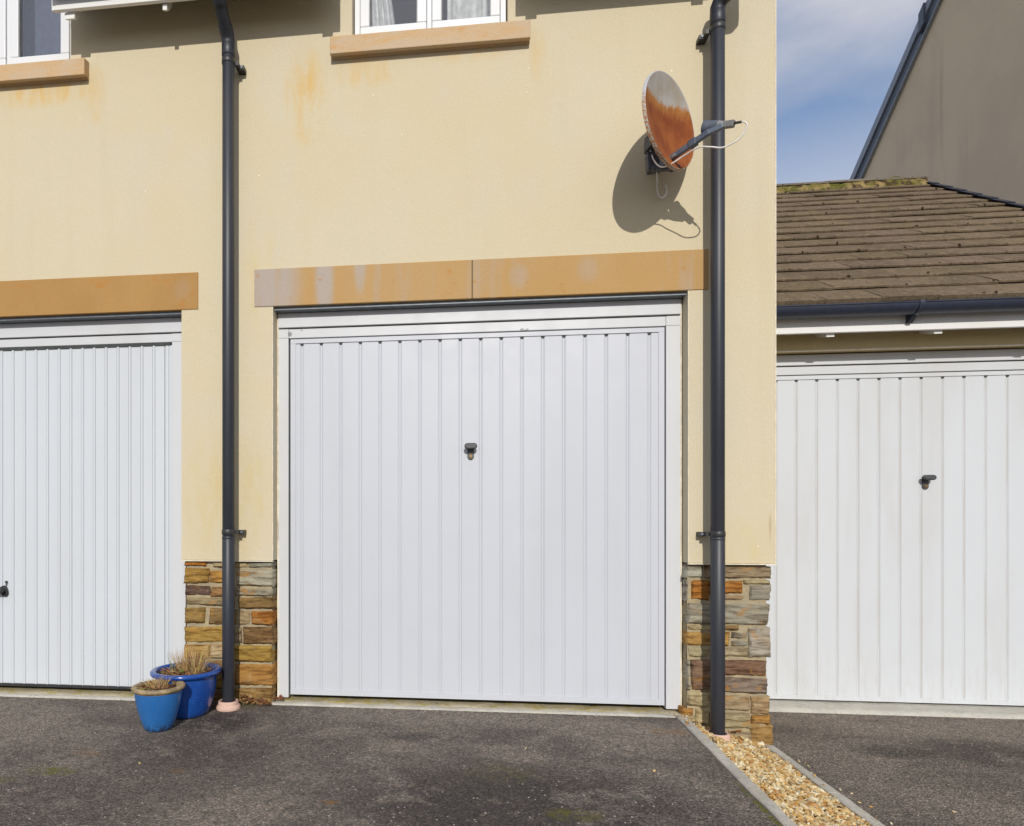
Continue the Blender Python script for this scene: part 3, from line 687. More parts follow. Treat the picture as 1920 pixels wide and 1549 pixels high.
def pier(stones, xa, xb, zb, label):
    bm = bmesh.new(); lay = bm.loops.layers.float_color.new('tint')
    box(bm, xa, xb, 0.038, 0.270, zb, 0.7405)
    mf = len(bm.faces)
    # rough mortar face
    nx, nz = 44, 90; g = []
    for i in range(nx + 1):
        c = []
        for j in range(nz + 1):
            x = xa + (xb - xa) * i / nx; z = zb + (0.7405 - zb) * j / nz
            c.append(bm.verts.new((x, 0.026 + 0.005 * noise.fractal(Vector((x * 22, z * 22, 1)), 1, 2, 4), z)))
        g.append(c)
    for i in range(nx):
        for j in range(nz): bm.faces.new((g[i][j], g[i + 1][j], g[i + 1][j + 1], g[i][j + 1]))
    for f in bm.faces: f.material_index = 1
    done = set(bm.faces)
    for k, (x0, z0, x1, z1, t) in enumerate(stones):
        s = rnd.random() * 100
        w, h = x1 - x0, z1 - z0
        jx, jz = min(0.010, w * 0.09), min(0.008, h * 0.12)
        C = [(x0 + rnd.uniform(-1, 1) * jx * .6, z0 + rnd.uniform(-.4, 1) * jz), (x1 + rnd.uniform(-1, 1) * jx * .6, z0 + rnd.uniform(-.4, 1) * jz),
             (x1 + rnd.uniform(-1, 1) * jx * .6, z1 + rnd.uniform(-1, .3) * jz), (x0 + rnd.uniform(-1, 1) * jx * .6, z1 + rnd.uniform(-1, .3) * jz)]
        yf = rnd.uniform(0.004, 0.016)
        n = max(6, int(w / 0.009)); m = max(5, int(h / 0.009))
        tiltx, tiltz = rnd.uniform(-.05, .05), rnd.uniform(-.06, .06)
        gg = []
        for i in range(n + 1):
            cc = []
            for j in range(m + 1):
                u, v = i / n, j / m
                x = (C[0][0] * (1 - u) + C[1][0] * u) * (1 - v) + (C[3][0] * (1 - u) + C[2][0] * u) * v
                z = (C[0][1] * (1 - v) + C[3][1] * v) * (1 - u) + (C[1][1] * (1 - v) + C[2][1] * v) * u
                e = min(u * w, (1 - u) * w, v * h, (1 - v) * h)
                er = max(0.0, 1 - e / 0.0055)
                q = Vector((x * 30 + s, z * 45, s))
                if i in (0, n): x += 0.004 * noise.noise(Vector((z * 60, s, 2)))
                if j in (0, m): z += 0.003 * noise.noise(Vector((x * 50, s, 5)))
                y = yf + er * er * 0.011 + tiltx * (u - .5) * w + tiltz * (v - .5) * h + 0.0060 * noise.fractal(q, 0.8, 2, 5) + 0.003 * abs(noise.noise(Vector((x * 12, z * 90 + s, s))))
                cc.append(bm.verts.new((x, y, z)))
            gg.append(cc)
        for i in range(n):
            for j in range(m): bm.faces.new((gg[i][j], gg[i + 1][j], gg[i + 1][j + 1], gg[i][j + 1]))
        loop = [gg[i][0] for i in range(n)] + [gg[n][j] for j in range(m)] + [gg[i][m] for i in range(n, 0, -1)] + [gg[0][j] for j in range(m, 0, -1)]
        back = [bm.verts.new((p.co.x, (0.11 if (x0 < xa + .03 or x1 > xb - .03) else 0.05) + .0007 * k, p.co.z)) for p in loop]
        for i in range(len(loop)):
            bm.faces.new((loop[i], back[i], back[(i + 1) % len(loop)], loop[(i + 1) % len(loop)]))
        base = PAL[t]; br = rnd.uniform(0.9, 1.3)
        cl = tuple(min(1, c * br * rnd.uniform(.95, 1.05)) for c in base)
        new = [f for f in bm.faces if f not in done]
        tint_mesh(bm, lay, new, cl); done.update(new)
    return obj('stone_pier', bm, [M_STONE, M_MORTAR], house, label=label, auto=50)
pier(SL, -1.548, -1.046, -0.12, 'rusty tan stone pier between the two garage doors')
SR = [((a + .017) if a < 1.2 else a, b, c_, d_, t_) for (a, b, c_, d_, t_) in SR]
pier(SR, 1.192, 1.585, -0.30, 'mixed grey and rust stone pier at the house corner')

# ---------------------------------------------------------------- garage doors
def corrugated(x0, x1, z0, z1, y, centres, w=0.014, depth=0.0034, lip=0.0011):
    """pressed steel skin: flat bands between narrow sunk channels that have a fine raised lip"""
    prof = [(x0, y)]
    for c in centres:
        prof += [(c - w / 2 - .005, y), (c - w / 2 - .0025, y - lip), (c - w / 2, y), (c - w / 2 + .004, y + depth), (c + w / 2 - .004, y + depth), (c + w / 2, y), (c + w / 2 + .0025, y - lip), (c + w / 2 + .005, y)]
    prof.append((x1, y)); return prof
def skin(bm, prof, z0, z1):
    a = [bm.verts.new((x, y, z0)) for x, y in prof]; b = [bm.verts.new((x, y, z1)) for x, y in prof]
    for i in range(len(prof) - 1): bm.faces.new((a[i], a[i + 1], b[i + 1], b[i]))
def garage_door(parent, x0, x1, z0, z1, y, n, first, last, mat, label, style='channel'):
    bm = bmesh.new()
    rail = 0.024
    cs = [first + (last - first) * i / (n - 1) for i in range(n)]
    if style == 'channel':
        # perimeter frame of the leaf
        box(bm, x0, x1, y - .006, y + .03, z0, z0 + rail * 1.2); box(bm, x0, x1, y - .006, y + .03, z1 - rail, z1)
        box(bm, x0, x0 + 0.030, y - .005, y + .03, z0 + rail * 1.2, z1 - rail); box(bm, x1 - 0.030, x1, y - .005, y + .03, z0 + rail * 1.2, z1 - rail)
        skin(bm, corrugated(x0 + .028, x1 - .028, z0, z1, y, cs), z0 + .02, z1 - rail + .002)
    else:
        # overlapping narrow slats, each standing proud at its left edge
        prof = [(x0, y)]
        for c in cs: prof += [(c - .0005, y + .001), (c, y + .006), (c + .003, y + .006), (c + .0045, y - .005), (c + .016, y - .005), (c + .019, y + .001)]
        prof = [p for p in prof if p[0] < x1 - .045] + [(x1 - .045, y + .001), (x1 - .044, y + .006), (x1 - .040, y + .006), (x1 - .039, y - .002), (x1 - .020, y - .002), (x1 - .019, y + .003), (x1 - .016, y + .003), (x1 - .015, y - .002), (x1, y - .002)]
        skin(bm, prof, z0, z1)
        box(bm, x0, x1, y + .012, y + .03, z0 + .01, z1)
    d = obj('garage_door', bm, mat, parent, label=label)
    if style == 'channel':
        for c in cs:
            bm = bmesh.new()
            prism(bm, [(c - .012, z1 - rail - .0005), (c + .012, z1 - rail - .0005), (c + .008, z1 - rail - .012), (c - .008, z1 - rail - .012)], 'Y', y - .0012, y + .004)
            obj('dark_notch', bm, M_RUBBER_GAPS, d)  # dark wedge stands in for the shaded opening under the top rail
    return d
def stadium(w, h, n=8):
    """outline of a bar with round ends centred on 0,0"""
    out = []
    if w >= h:
        r = h / 2
        for k in range(n + 1): a = -math.pi / 2 + math.pi * k / n; out.append((w / 2 - r + r * math.cos(a), r * math.sin(a)))
        for k in range(n + 1): a = math.pi / 2 + math.pi * k / n; out.append((-w / 2 + r + r * math.cos(a), r * math.sin(a)))
    else: out = [(y, x) for x, y in stadium(h, w, n)]
    return out
def t_handle(door, x, z, y):
    bm = bmesh.new()
    prism(bm, [(x + a, z - .022 + b) for a, b in stadium(0.036, 0.092)], 'Y', y - .007, y + .004)
    o = obj('handle_plate', bm, M_HANDLE, door, bevel=0.002)
    bm = bmesh.new()
    tube(bm, [(x, y - .006, z + .004), (x, y - .035, z + .004)], [.0135, .011], 16)
    prism(bm, [(x + a, z + .004 + b) for a, b in stadium(0.070, 0.033)], 'Y', y - .052, y - .033)
    obj('handle', bm, M_HANDLE, door, bevel=0.006, auto=40)
    bm = bmesh.new()
    tube(bm, [(x, y - .011, z - .047), (x, y - .006, z - .047)], .0095, 16)
    tube(bm, [(x, y - .0125, z - .0395), (x, y - .0085, z - .0395)], .0035, 10)
    obj('lock', bm, M_BRASS, door)

CL = (-0.957, 1.098)
gd = garage_door(house, CL[0], CL[1], -0.022, 2.008, 0.095, 18, -0.8905, 1.021, M_DOOR, 'bluish white garage door with eighteen pressed channels')
t_handle(gd, 0.066, 1.376, 0.095)
def door_frame(parent, xa, xb, la, lb, ztop, zbase, y, mat, head_z0, head_z1, panel_z1, top):
    """jambs xa..la and lb..xb, head, and the flashing panel above"""
    bm = boxes((xa, la, y - .012, y + .06, zbase, head_z0), (lb, xb, y - .012, y + .06, zbase, head_z0), (xa, la, y - .0122, y + .06, head_z0 + .0005, head_z1),
               (lb, xb, y - .0122, y + .06, head_z0 + .0005, head_z1), (la, lb, y - .008, y + .06, head_z0, head_z1))
    f = obj('door_frame', bm, mat, parent, bevel=0.0025)
    obj('header_panel', boxes((xa, xb, y - .022, y + .05, head_z1 + .006, top)), mat, f, bevel=0.002)
    return f
door_frame(house, -1.025, 1.178, -0.967, 1.104, 2.07, -0.04, 0.095, M_FRAME, 2.014, 2.066, 0, 2.153)
obj('gap_and_seal', boxes((-0.966, -0.958, 0.115, 0.14, -0.02, 2.01), (1.099, 1.103, 0.115, 0.14, -0.02, 2.01), (-1.02, 1.17, 0.10, 0.135, 2.066, 2.073), (-0.966, 1.103, 0.105, 0.135, 2.006, 2.016)), M_RUBBER_GAPS, house)  # dark strips painted in for the shade in the gaps around the leaf
# ragged mastic between frame and reveal
for (xm, sgn) in ((-1.029, -1), (1.182, 1)):
    bm = bmesh.new(); pv = None
    for i in range(90):
        z = -0.04 + 2.19 * i / 89
        wv = 0.005 + 0.004 * noise.noise(Vector((z * 5, sgn, 0)))
        r = [bm.verts.new((xm - wv, .088, z)), bm.verts.new((xm, .076 + .004 * noise.noise(Vector((z * 9, sgn, 3))), z)), bm.verts.new((xm + wv, .088, z))]
        if pv: bm.faces.new((pv[0], pv[1], r[1], r[0])); bm.faces.new((pv[1], pv[2], r[2], r[1]))
        pv = r
    obj('mastic', bm, M_BEAD, house, smooth=True)

ld = garage_door(house, -3.75, -1.668, -0.006, 1.998, 0.095, 28, -3.73 + .012, -3.73 + .012 + 27 * 0.0742, M_DOOR_L, 'white garage door of narrow overlapping ribs', 'slat')
# lever handle on a teardrop plate, keyhole cover above
bm = bmesh.new()
prism(bm, [(-2.742, .535), (-2.722, .517), (-2.706, .519), (-2.697, .532), (-2.699, .552), (-2.709, .576), (-2.722, .583), (-2.745, .572)], 'Y', 0.078, 0.096)
tube(bm, [(-2.725, .085, .552), (-2.725, .055, .552)], [.017, .013], 16)
tube(bm, [(-2.705, .052, .556), (-2.735, .050, .549), (-2.80, .052, .541)], [.013, .016, .012], 14)
obj('handle', bm, M_BLACK, ld, auto=40, bevel=0.002)
bm = bmesh.new(); tube(bm, [(-2.710, .086, .603), (-2.710, .094, .603)], .0075, 14); box(bm, -2.713, -2.707, .088, .0955, .582, .598)
obj('lock', bm, M_HANDLE, ld)
door_frame(house, -3.84, -1.600, -3.78, -1.664, 2.07, -0.03, 0.095, M_FRAME, 2.016, 2.064, 0, 2.153)
obj('gap_and_seal', boxes((-3.78, -1.675, 0.090, 0.125, 1.998, 2.016), (-3.84, -1.605, 0.098, 0.135, 2.063, 2.072), (-1.6675, -1.6645, 0.112, 0.14, 0.0, 2.0)), M_RUBBER_GAPS, house)  # first strip is rubber, the others paint the shade of open gaps
obj('trim', boxes((-1.5995, -1.5745, 0.070, 0.14, -0.03, 2.150)), M_FRAME, house)
# sagging rubber strip under the left door
bm = bmesh.new()
box(bm, -3.75, -1.905, 0.088, 0.12, -0.022, -0.0065)
prism(bm, [(-2.0, -.0065), (-1.905, -.0065), (-1.905, -.020), (-1.93, -.020), (-1.94, -.013), (-2.0, -.012)], 'Y', 0.080, 0.0875)
obj('gap_and_seal', bm, M_BLACK, house)

# ---------------------------------------------------------------- neighbouring garage
gar = thing('garage', (3.3, 0.74, -0.19), 'low brown tiled garage beside the house corner with grimy white door', 'garage')
GX0, GX1, GY = 1.66, 4.52, 0.74
def ghole(x, z): return 1.79 < x < 4.02 and z < 2.03
obj('wall', grid_wall([GX0, 1.79, 4.02, GX1], [-0.4, 2.03, 2.35], ghole, GY, GY + 0.22), M_RENDER2, gar)
obj('wall', boxes((GX0, GX0 + .2, GY + .221, 6.2, -0.4, 2.3), (GX1 - .2, GX1, GY + .221, 6.2, -0.4, 2.3), (GX0, GX1, 6.201, 6.4, -.4, 2.3)), M_RENDER, gar)
obj('trim', boxes((1.79, 4.02, GY - .004, GY + .012, 2.024, 2.0295)), M_BEAD, gar)
gd = garage_door(gar, 1.80, 4.005, -0.160, 1.893, 0.84, 18, 2.132 - .1218 * 2, 2.132 + .1218 * 15, M_DOOR_R, 'grimy white garage door with brownish streaks')
t_handle(gd, 2.885, 1.235, 0.84)
door_frame(gar, 1.793, 4.018, 1.797, 4.009, 1.9, -0.165, 0.84, M_FRAME, 1.899, 1.950, 0, 2.022)
obj('fascia', boxes((GX0, 4.80, 0.590, 0.612, 2.093, 2.245)), M_FASCIA, gar, bevel=0.002)
for fx in (2.213, 2.806, 3.40, 3.99, 4.58):
    bm = bmesh.new()
    prism(bm, [(0.614, 2.074), (0.614, 2.104), (GY, 2.18), (GY, 2.11), (0.66, 2.085)], 'X', fx - 0.022, fx + 0.022)
    obj('rafter_foot', bm, M_FASCIA, gar)
bm = bmesh.new()
gy, gz, gr = 0.530, 2.222, 0.056
ring = [(gy + gr * math.cos(math.pi + math.pi * k / 16), gz + gr * math.sin(math.pi + math.pi * k / 16)) for k in range(17)]
inner = [(gy + (gr - .004) * math.cos(math.pi + math.pi * k / 16), gz + (gr - .004) * math.sin(math.pi + math.pi * k / 16)) for k in range(16, -1, -1)]
prism(bm, ring + inner, 'X', GX0, 4.85)
tube(bm, [(GX0, gy - gr, gz), (4.85, gy - gr, gz)], .005, 8)
gut = obj('gutter', bm, M_GUTTER, gar, auto=30)
bm = bmesh.new()
ro = [(gy + (gr + .006) * math.cos(math.pi * .96 + math.pi * k / 16), gz + (gr + .006) * math.sin(math.pi * .96 + math.pi * k / 16)) for k in range(17)]
prism(bm, ro, 'X', 2.615, 2.640)
prism(bm, [(0.588, 2.20), (0.588, 2.132), (0.572, 2.128), (0.535, 2.155), (0.535, 2.175)], 'X', 2.613, 2.638)
obj('gutter_bracket', bm, M_GUTTER, gut)
# tiled roof: one mesh of separate tiles
E0 = Vector((0, 0.505, 2.238)); E1 = Vector((0, 3.57, 4.405))
slope = (E1 - E0); SLEN = slope.length; sdir = slope.normalized(); nrm = Vector((0, -sdir.z, sdir.y))
bm = bmesh.new(); lay = bm.loops.layers.float_color.new('tint'); done = set()
NC = 17; gauge = SLEN / NC; RX1 = 4.645
for r in range(NC):
    tw = 0.303; off = (r % 2) * tw / 2 + rnd.uniform(-.01, .01)
    x = 1.50 - off
    RXr = RX1 - 0.10 * (NC - r - .5) / NC
    while x < RXr:
        xa, xb = max(x + .0007, 1.50), min(x + tw - .0007, RXr + rnd.uniform(-.004, .012))
        if xb - xa > 0.03:
            s0 = gauge * r - 0.012 + rnd.uniform(-.004, .004); s1 = gauge * (r + 1) + 0.03
            if r == NC - 1: s1 = gauge * (r + 1)
            h0 = 0.031 + rnd.uniform(-.003, .005); t = 0.014 if r else 0.030
            ro = rnd.uniform(-.001, .001); nseg = 5
            rows = []
            for k in range(nseg + 1):
                u = k / nseg; xx = xa + (xb - xa) * u
                ed = 0.0025 * noise.noise(Vector((xx * 25, r * 3.3, 0)))
                wv = (u - .5) * ro
                a = E0 + sdir * (s0 + ed * 2) + nrm * (h0 + wv + ed); b = E0 + sdir * s1 + nrm * (0.010 + wv)
                rows.append([bm.verts.new((xx, q.y, q.z)) for q in (a - nrm * t, a - nrm * .003, a + sdir * .004, b, b - nrm * t)])
            for k in range(nseg):
                for q in range(4): bm.faces.new((rows[k][q], rows[k + 1][q], rows[k + 1][q + 1], rows[k][q + 1]))
                bm.faces.new((rows[k][4], rows[k + 1][4], rows[k + 1][0], rows[k][0]))
            bm.faces.new(rows[0]); bm.faces.new(rows[-1][::-1])
            br = rnd.uniform(0.85, 1.15); wmt = rnd.random()
            c = (0.165 * br, (0.120 + .006 * wmt) * br, (0.085 - .010 * wmt) * br)
            new = [f for f in bm.faces if f not in done]; tint_mesh(bm, lay, new, c); done.update(new)
        x += tw
# underlay deck and rear slope
prism(bm, [(0.52, 2.215), (0.52, 2.240), (3.57, 4.395), (6.6, 2.28), (6.6, 2.25), (3.57, 4.34)], 'X', 1.5, 4.70)
new = [f for f in bm.faces if f not in done]; tint_mesh(bm, lay, new, (0.12, 0.09, 0.065))
roof = obj('roof', bm, M_TILE, gar)
bm = bmesh.new(); prism(bm, [(0.96, 2.301), (3.57, 4.33), (6.2, 2.301)], 'X', GX1 - .2, GX1)
obj('gable', bm, M_RENDER, gar)
# ridge: mossy bedding mortar and angular ridge tiles
bm = bmesh.new()
nx, nv = 150, 8
g = []
for i in range(nx + 1):
    x = 1.5 + (RX1 - 1.5) * i / nx; c = []
    for j in range(nv + 1):
        u = j / nv
        p = Vector((x, 3.425 + 0.045 * u, 4.318 + 0.108 * u))
        d = 0.022 * noise.fractal(Vector((x * 11, u * 2.5, 4)), 1, 2, 4) + 0.012 * noise.noise(Vector((x * 4, 0, 8)))
        c.append(bm.verts.new(p + nrm * (d + 0.008) + Vector((0, 0, -0.004))))
    g.append(c)
for i in range(nx):
    for j in range(nv): bm.faces.new((g[i][j], g[i + 1][j], g[i + 1][j + 1], g[i][j + 1]))
obj('mortar', bm, M_RIDGEM, roof, smooth=True)
x = 1.5
while x < RX1:
    xe = min(x + 0.445, RX1 + .02)
    zj = rnd.uniform(-.004, .006)
    bm = bmesh.new(); lay = bm.loops.layers.float_color.new('tint')
    prism(bm, [(3.45, 4.412 + zj), (3.452, 4.434 + zj), (3.57, 4.490 + zj), (3.688, 4.434 + zj), (3.69, 4.412 + zj), (3.57, 4.466 + zj)], 'X', x + .004, xe)
    b = rnd.uniform(.8, 1.15); tint_mesh(bm, lay, bm.faces, (0.17 * b, 0.15 * b, 0.125 * b))
    obj('ridge_tile', bm, M_TILE, roof, bevel=0.004)
    x = xe + .002
# black dry verge down the right edge
bm = bmesh.new()
for r in range(NC):
    vx = RX1 - 0.10 * (NC - r - .5) / NC
    a = E0 + sdir * (gauge * r - .02) ; b = E0 + sdir * (gauge * (r + 1) + .002)
    A = [a + nrm * 0.046, b + nrm * 0.038, b - nrm * 0.06, a - nrm * 0.06]
    prism(bm, [(q.y, q.z) for q in A], 'X', vx + .012, vx + .046)
    A = [a + nrm * 0.048, b + nrm * 0.040, b + nrm * 0.036, a + nrm * 0.044]
    prism(bm, [(q.y, q.z) for q in A], 'X', vx - .020, vx + .0115)
obj('verge', bm, M_GUTTER, roof)
# little moss cushions caught on the courses
bm = bmesh.new(); lay = bm.loops.layers.float_color.new('tint')
for k in range(46):
    r = rnd.randrange(NC); p = E0 + sdir * (gauge * r - 0.004) + nrm * 0.030
    m = Matrix.Translation((rnd.uniform(2.0, 4.6), p.y + rnd.uniform(-.004, .004), p.z)) @ Matrix.Diagonal((*[rnd.uniform(.5, 1.5) * 0.009 for _ in range(3)], 1))
    bmesh.ops.create_icosphere(bm, subdivisions=2, radius=1, matrix=m)
for v in bm.verts: v.co += Vector((0, 0, 1)) * 0.004 * noise.noise(v.co * 160)
tint_mesh(bm, lay, bm.faces, (0.05, 0.035, 0.02))
tag(obj('moss', bm, M_PLANT, roof, smooth=True), kind='stuff')

# ---------------------------------------------------------------- tall gable house behind
gh = thing('gable_house', (8.5, 4.0, -0.62), 'tall shaded beige gable house rising behind the garage roof', 'house')
SX = 6.5; sl = 0.871
def zv(y): return 6.564 - sl * (y - 7.624)
yr = 3.9
bm = bmesh.new()
prism(bm, [(8.15, -0.6), (8.15, zv(8.15)), (yr, zv(yr)), (-0.35, zv(8.15)), (-0.35, -0.6)], 'X', SX, SX + 7)
obj('wall', bm, M_GABLE, gh)
bm = bmesh.new()
prism(bm, [(8.5, zv(8.5) + .10), (8.5, zv(8.5) + .35), (yr, zv(yr) + .35), (-0.7, zv(8.5) + .35), (-0.7, zv(8.5) + .10), (yr, zv(yr) + .10)], 'X', SX - .02, SX + 7.1)
obj('roof', bm, M_TILE, gh)
for (a0, a1, xo, m) in ((.022, .21, .035, M_TRIMD), (.211, .36, .06, M_TRIM), (-.005, .0215, .05, M_TRIM)):
    bm = bmesh.new()
    prism(bm, [(8.5, zv(8.5) + a0), (8.5, zv(8.5) + a1), (yr, zv(yr) + a1), (-0.7, zv(8.5) + a1), (-0.7, zv(8.5) + a0), (yr, zv(yr) + a0)], 'X', SX - xo, SX - .001)
    obj('bargeboard', bm, m, gh)
bm = bmesh.new(); yy = 6.17
prism(bm, [(yy, zv(yy) + .10), (yy + .10, zv(yy + .10) + .10), (yy + .10, zv(yy + .1) + .375), (yy, zv(yy) + .375)], 'X', SX - .085, SX - .0005)
obj('verge_clip', bm, M_TRIMD, gh)

# ---------------------------------------------------------------- downpipes
def ringz(bm, x, y, z0, z1, r, seg=28): tube(bm, [(x, y, z0), (x, y, z0 + .002), (x, y, z1 - .002), (x, y, z1)], [r - .0015, r, r, r - .0015], seg)
def clip_part(parent, x, y, z, side):
    bm = bmesh.new()
    ringz(bm, x, y, z - .014, z + .014, .0362)
    s = side
    box(bm, *sorted((x + s * .030, x + s * .072)), y + .045, y + .0895, z - .011, z + .011)
    box(bm, *sorted((x + s * .030, x + s * .052)), y + .012, y + .046, z - .010, z + .010)
    c = obj('clip', bm, M_BLACK, parent, auto=40)
    bm = bmesh.new(); tube(bm, [(x + s * .060, y + .040, z), (x + s * .060, y + .046, z)], .007, 8)
    obj('screw', bm, M_STEEL, c)
def downpipe(x, zb, ztop, side, top_pts, clips, label):
    y = -0.090
    t = thing('downpipe', (x, y, zb), label, 'drainpipe')
    bm = bmesh.new(); ringz(bm, x, y, 0.885, ztop, .0330); obj('pipe', bm, M_PIPE, t, auto=40)
    bm = bmesh.new(); ringz(bm, x, y, zb, 0.8845, .0340)
    ringz(bm, x, y, 0.868, 0.8838, .0348); obj('pipe', bm, M_PIPE, t, auto=40)
    bm = bmesh.new(); ringz(bm, x, y, ztop - .045, ztop + .02, .0362); obj('collar', bm, M_PIPE, t, auto=40)
    for i, (pts, rad) in enumerate(top_pts):
        bm = bmesh.new(); tube(bm, pts, rad, 24); obj('bend' if i != 1 else 'offset_pipe', bm, M_PIPE, t, auto=40)
    for z, sd_ in clips: clip_part(t, x, y, z, sd_)
    return t
xl, xr = -1.258, 1.301
downpipe(xl, -0.045, 3.565, 1, [
    ([(xl, -.09, 3.57), (xl, -.09, 3.60), (xl, -.102, 3.625), (xl - .001, -.125, 3.645), (xl - .001, -.140, 3.657)], [.036, .036, .037, .0385, .0385]),
    ([(xl - .001, -.138, 3.655), (xl - .002, -.225, 3.728)], .0335),
    ([(xl - .002, -.212, 3.717), (xl - .002, -.236, 3.737), (xl - .003, -.252, 3.757), (xl - .003, -.256, 3.79), (xl - .003, -.256, 3.83)], [.0385, .0385, .038, .037, .037])],
    [(0.908, 1), (3.490, 1)], 'black downpipe between the two garage doors, foot in a raised clay collar')
downpipe(xr, -0.125, 3.520, -1, [
    ([(xr, -.09, 3.525), (xr, -.09, 3.56), (xr + .008, -.105, 3.585), (xr + .028, -.125, 3.60), (xr + .04, -.14, 3.606)], [.036, .036, .037, .0385, .0385]),
    ([(xr + .037, -.137, 3.604), (xr + .090, -.205, 3.635)], .0335),
    ([(xr + .080, -.192, 3.629), (xr + .10, -.215, 3.642), (xr + .115, -.232, 3.665), (xr + .118, -.236, 3.70), (xr + .118, -.236, 4.6)], [.0385, .0385, .038, .036, .0335])],
    [(0.900, -1), (3.455, -1)], 'black downpipe by the house corner, its foot set in gravel')

def collar(x, y, z0, z1, label, flare):
    bm = bmesh.new()
    prof = [(.040, z1 - .03), (.041, z1), (.052, z1 + .001), (.055, z1 - .006), (.055, z1 - .018), (.062 + flare, z0 + .022), (.066 + flare, z0 + .012), (.064 + flare, z0), (.02, z0 - .002)]
    lathe(bm, prof, x, y, 40)
    for v in bm.verts: v.co += Vector((noise.noise(v.co * 30), noise.noise(v.co * 30 + Vector((5, 0, 0))), 0)) * 0.002
    return tag(obj('drain_collar', bm, M_CLAY, auto=40), label, 'drain collar')
collar(xl, -0.09, zl(0, 0) - .004, -0.018, 'raised pale pink clay collar on tarmac beside the big blue pot', 0.0)
collar(xr, -0.09, -0.16, -0.103, 'pink clay collar sunk in the gravel at the corner', 0.0)

# ---------------------------------------------------------------- satellite dish
dish = thing('satellite_dish', (0.95, 0.0, 2.80), 'rusty satellite dish on the cream wall with a grey upper part and looping white cable', 'satellite dish')
DC = Vector((1.020, -0.266, 2.899)); az, elv, roll = 0.825, 0.078, 0.56
n = Vector((math.sin(az) * math.cos(elv), -math.cos(az) * math.cos(elv), math.sin(elv)))
rr = Vector((0, 0, 1)).cross(n).normalized(); uu = n.cross(rr)
r2 = rr * math.cos(roll) + uu * math.sin(roll); u2 = -rr * math.sin(roll) + uu * math.cos(roll)
RXd, RYd, BOWL = 0.266, 0.223, 0.040
bm = bmesh.new(); seg = 72; rings = []
steps = [i / 12 for i in range(1, 13)]
cen = bm.verts.new(DC - n * BOWL)
for s in steps:
    rings.append([bm.verts.new(DC - n * BOWL * (1 - s * s) + r2 * RXd * s * math.cos(2 * math.pi * k / seg) + u2 * RYd * s * math.sin(2 * math.pi * k / seg)) for k in range(seg)])
for k in range(seg): bm.faces.new((cen, rings[0][k], rings[0][(k + 1) % seg]))
for a, b in zip(rings, rings[1:]):
    for k in range(seg): bm.faces.new((a[k], a[(k + 1) % seg], b[(k + 1) % seg], b[k]))
# back skin 2 mm behind
rb = []; cb = bm.verts.new(DC - n * (BOWL + .002))
for s in steps[:-1]:
    rb.append([bm.verts.new(DC - n * (BOWL * (1 - s * s) + .002) + r2 * RXd * s * math.cos(2 * math.pi * k / seg) + u2 * RYd * s * math.sin(2 * math.pi * k / seg)) for k in range(seg)])
f0 = len(bm.faces)
def mfaces(lst):
    for q in lst: bm.faces.new(q).material_index = 1
mfaces([(cb, rb[0][(k + 1) % seg], rb[0][k]) for k in range(seg)])
for a, b in zip(rb, rb[1:]): mfaces([(a[(k + 1) % seg], a[k], b[k], b[(k + 1) % seg]) for k in range(seg)])
# turned-back rim
last = rings[-1]
prev = last
for (ds, dn) in ((.003, .001), (.005, -.002), (.005, -.016), (.002, -.016)):
    cur = [bm.verts.new(DC + n * dn + r2 * (RXd + ds) * math.cos(2 * math.pi * k / seg) + u2 * (RYd + ds) * math.sin(2 * math.pi * k / seg)) for k in range(seg)]
    mfaces([(prev[k], prev[(k + 1) % seg], cur[(k + 1) % seg], cur[k]) for k in range(seg)]); prev = cur
mfaces([(prev[k], prev[(k + 1) % seg], rb[-1][(k + 1) % seg], rb[-1][k]) for k in range(seg)])
# joggle lines pressed into the lower reflector
o = obj('reflector', bm, [M_DISH, M_DISHB], dish, auto=35)
def oriented_box(bm, a, b, w, h, up=Vector((0, 0, 1))):
    a, b = Vector(a), Vector(b); d = (b - a).normalized(); s = d.cross(up).normalized(); u = s.cross(d)
    vs = [bm.verts.new(p + s * w * i / 2 + u * h * j / 2) for p in (a, b) for (i, j) in ((-1, -1), (1, -1), (1, 1), (-1, 1))]
    for q in ((0, 1, 2, 3), (7, 6, 5, 4), (0, 4, 5, 1), (1, 5, 6, 2), (2, 6, 7, 3), (3, 7, 4, 0)): bm.faces.new([vs[i] for i in q])
bm = bmesh.new()
box(bm, .985, 1.045, -.010, 0.001, 2.790, 2.890)
tube(bm, smooth_pts([(1.01, -.010, 2.84), (.99, -.07, 2.83), (.952, -.115, 2.845), (.948, -.125, 2.88)], 5), .0155, 14)
oriented_box(bm, (.948, -.150, 2.820), (.950, -.150, 2.885), .045, .035, Vector((1, 0, 0)))
oriented_box(bm, (.955, -.175, 2.705), (.950, -.165, 2.80), .045, .04, Vector((1, 0, 0)))
oriented_box(bm, (.95, -.15, 2.85), DC - n * .05 + Vector((-.01, 0, -.04)), .05, .07)
oriented_box(bm, (1.035, -.205, 2.693), (1.07, -.235, 2.690), .018, .02)
oriented_box(bm, (.955, -.185, 2.715), (1.05, -.225, 2.690), .03, .018)
obj('bracket', bm, M_BRACKET, dish, bevel=0.003)
bm = bmesh.new(); oriented_box(bm, (.985, -.215, 2.712), (1.148, -.398, 2.757), .021, .025)
arm = obj('arm', bm, M_ARM, dish, bevel=0.002)
bm = bmesh.new(); oriented_box(bm, (1.084, -.326, 2.739), (1.107, -.352, 2.7455), .030, .035); obj('arm_sleeve', bm, M_LNB, arm, bevel=0.003)
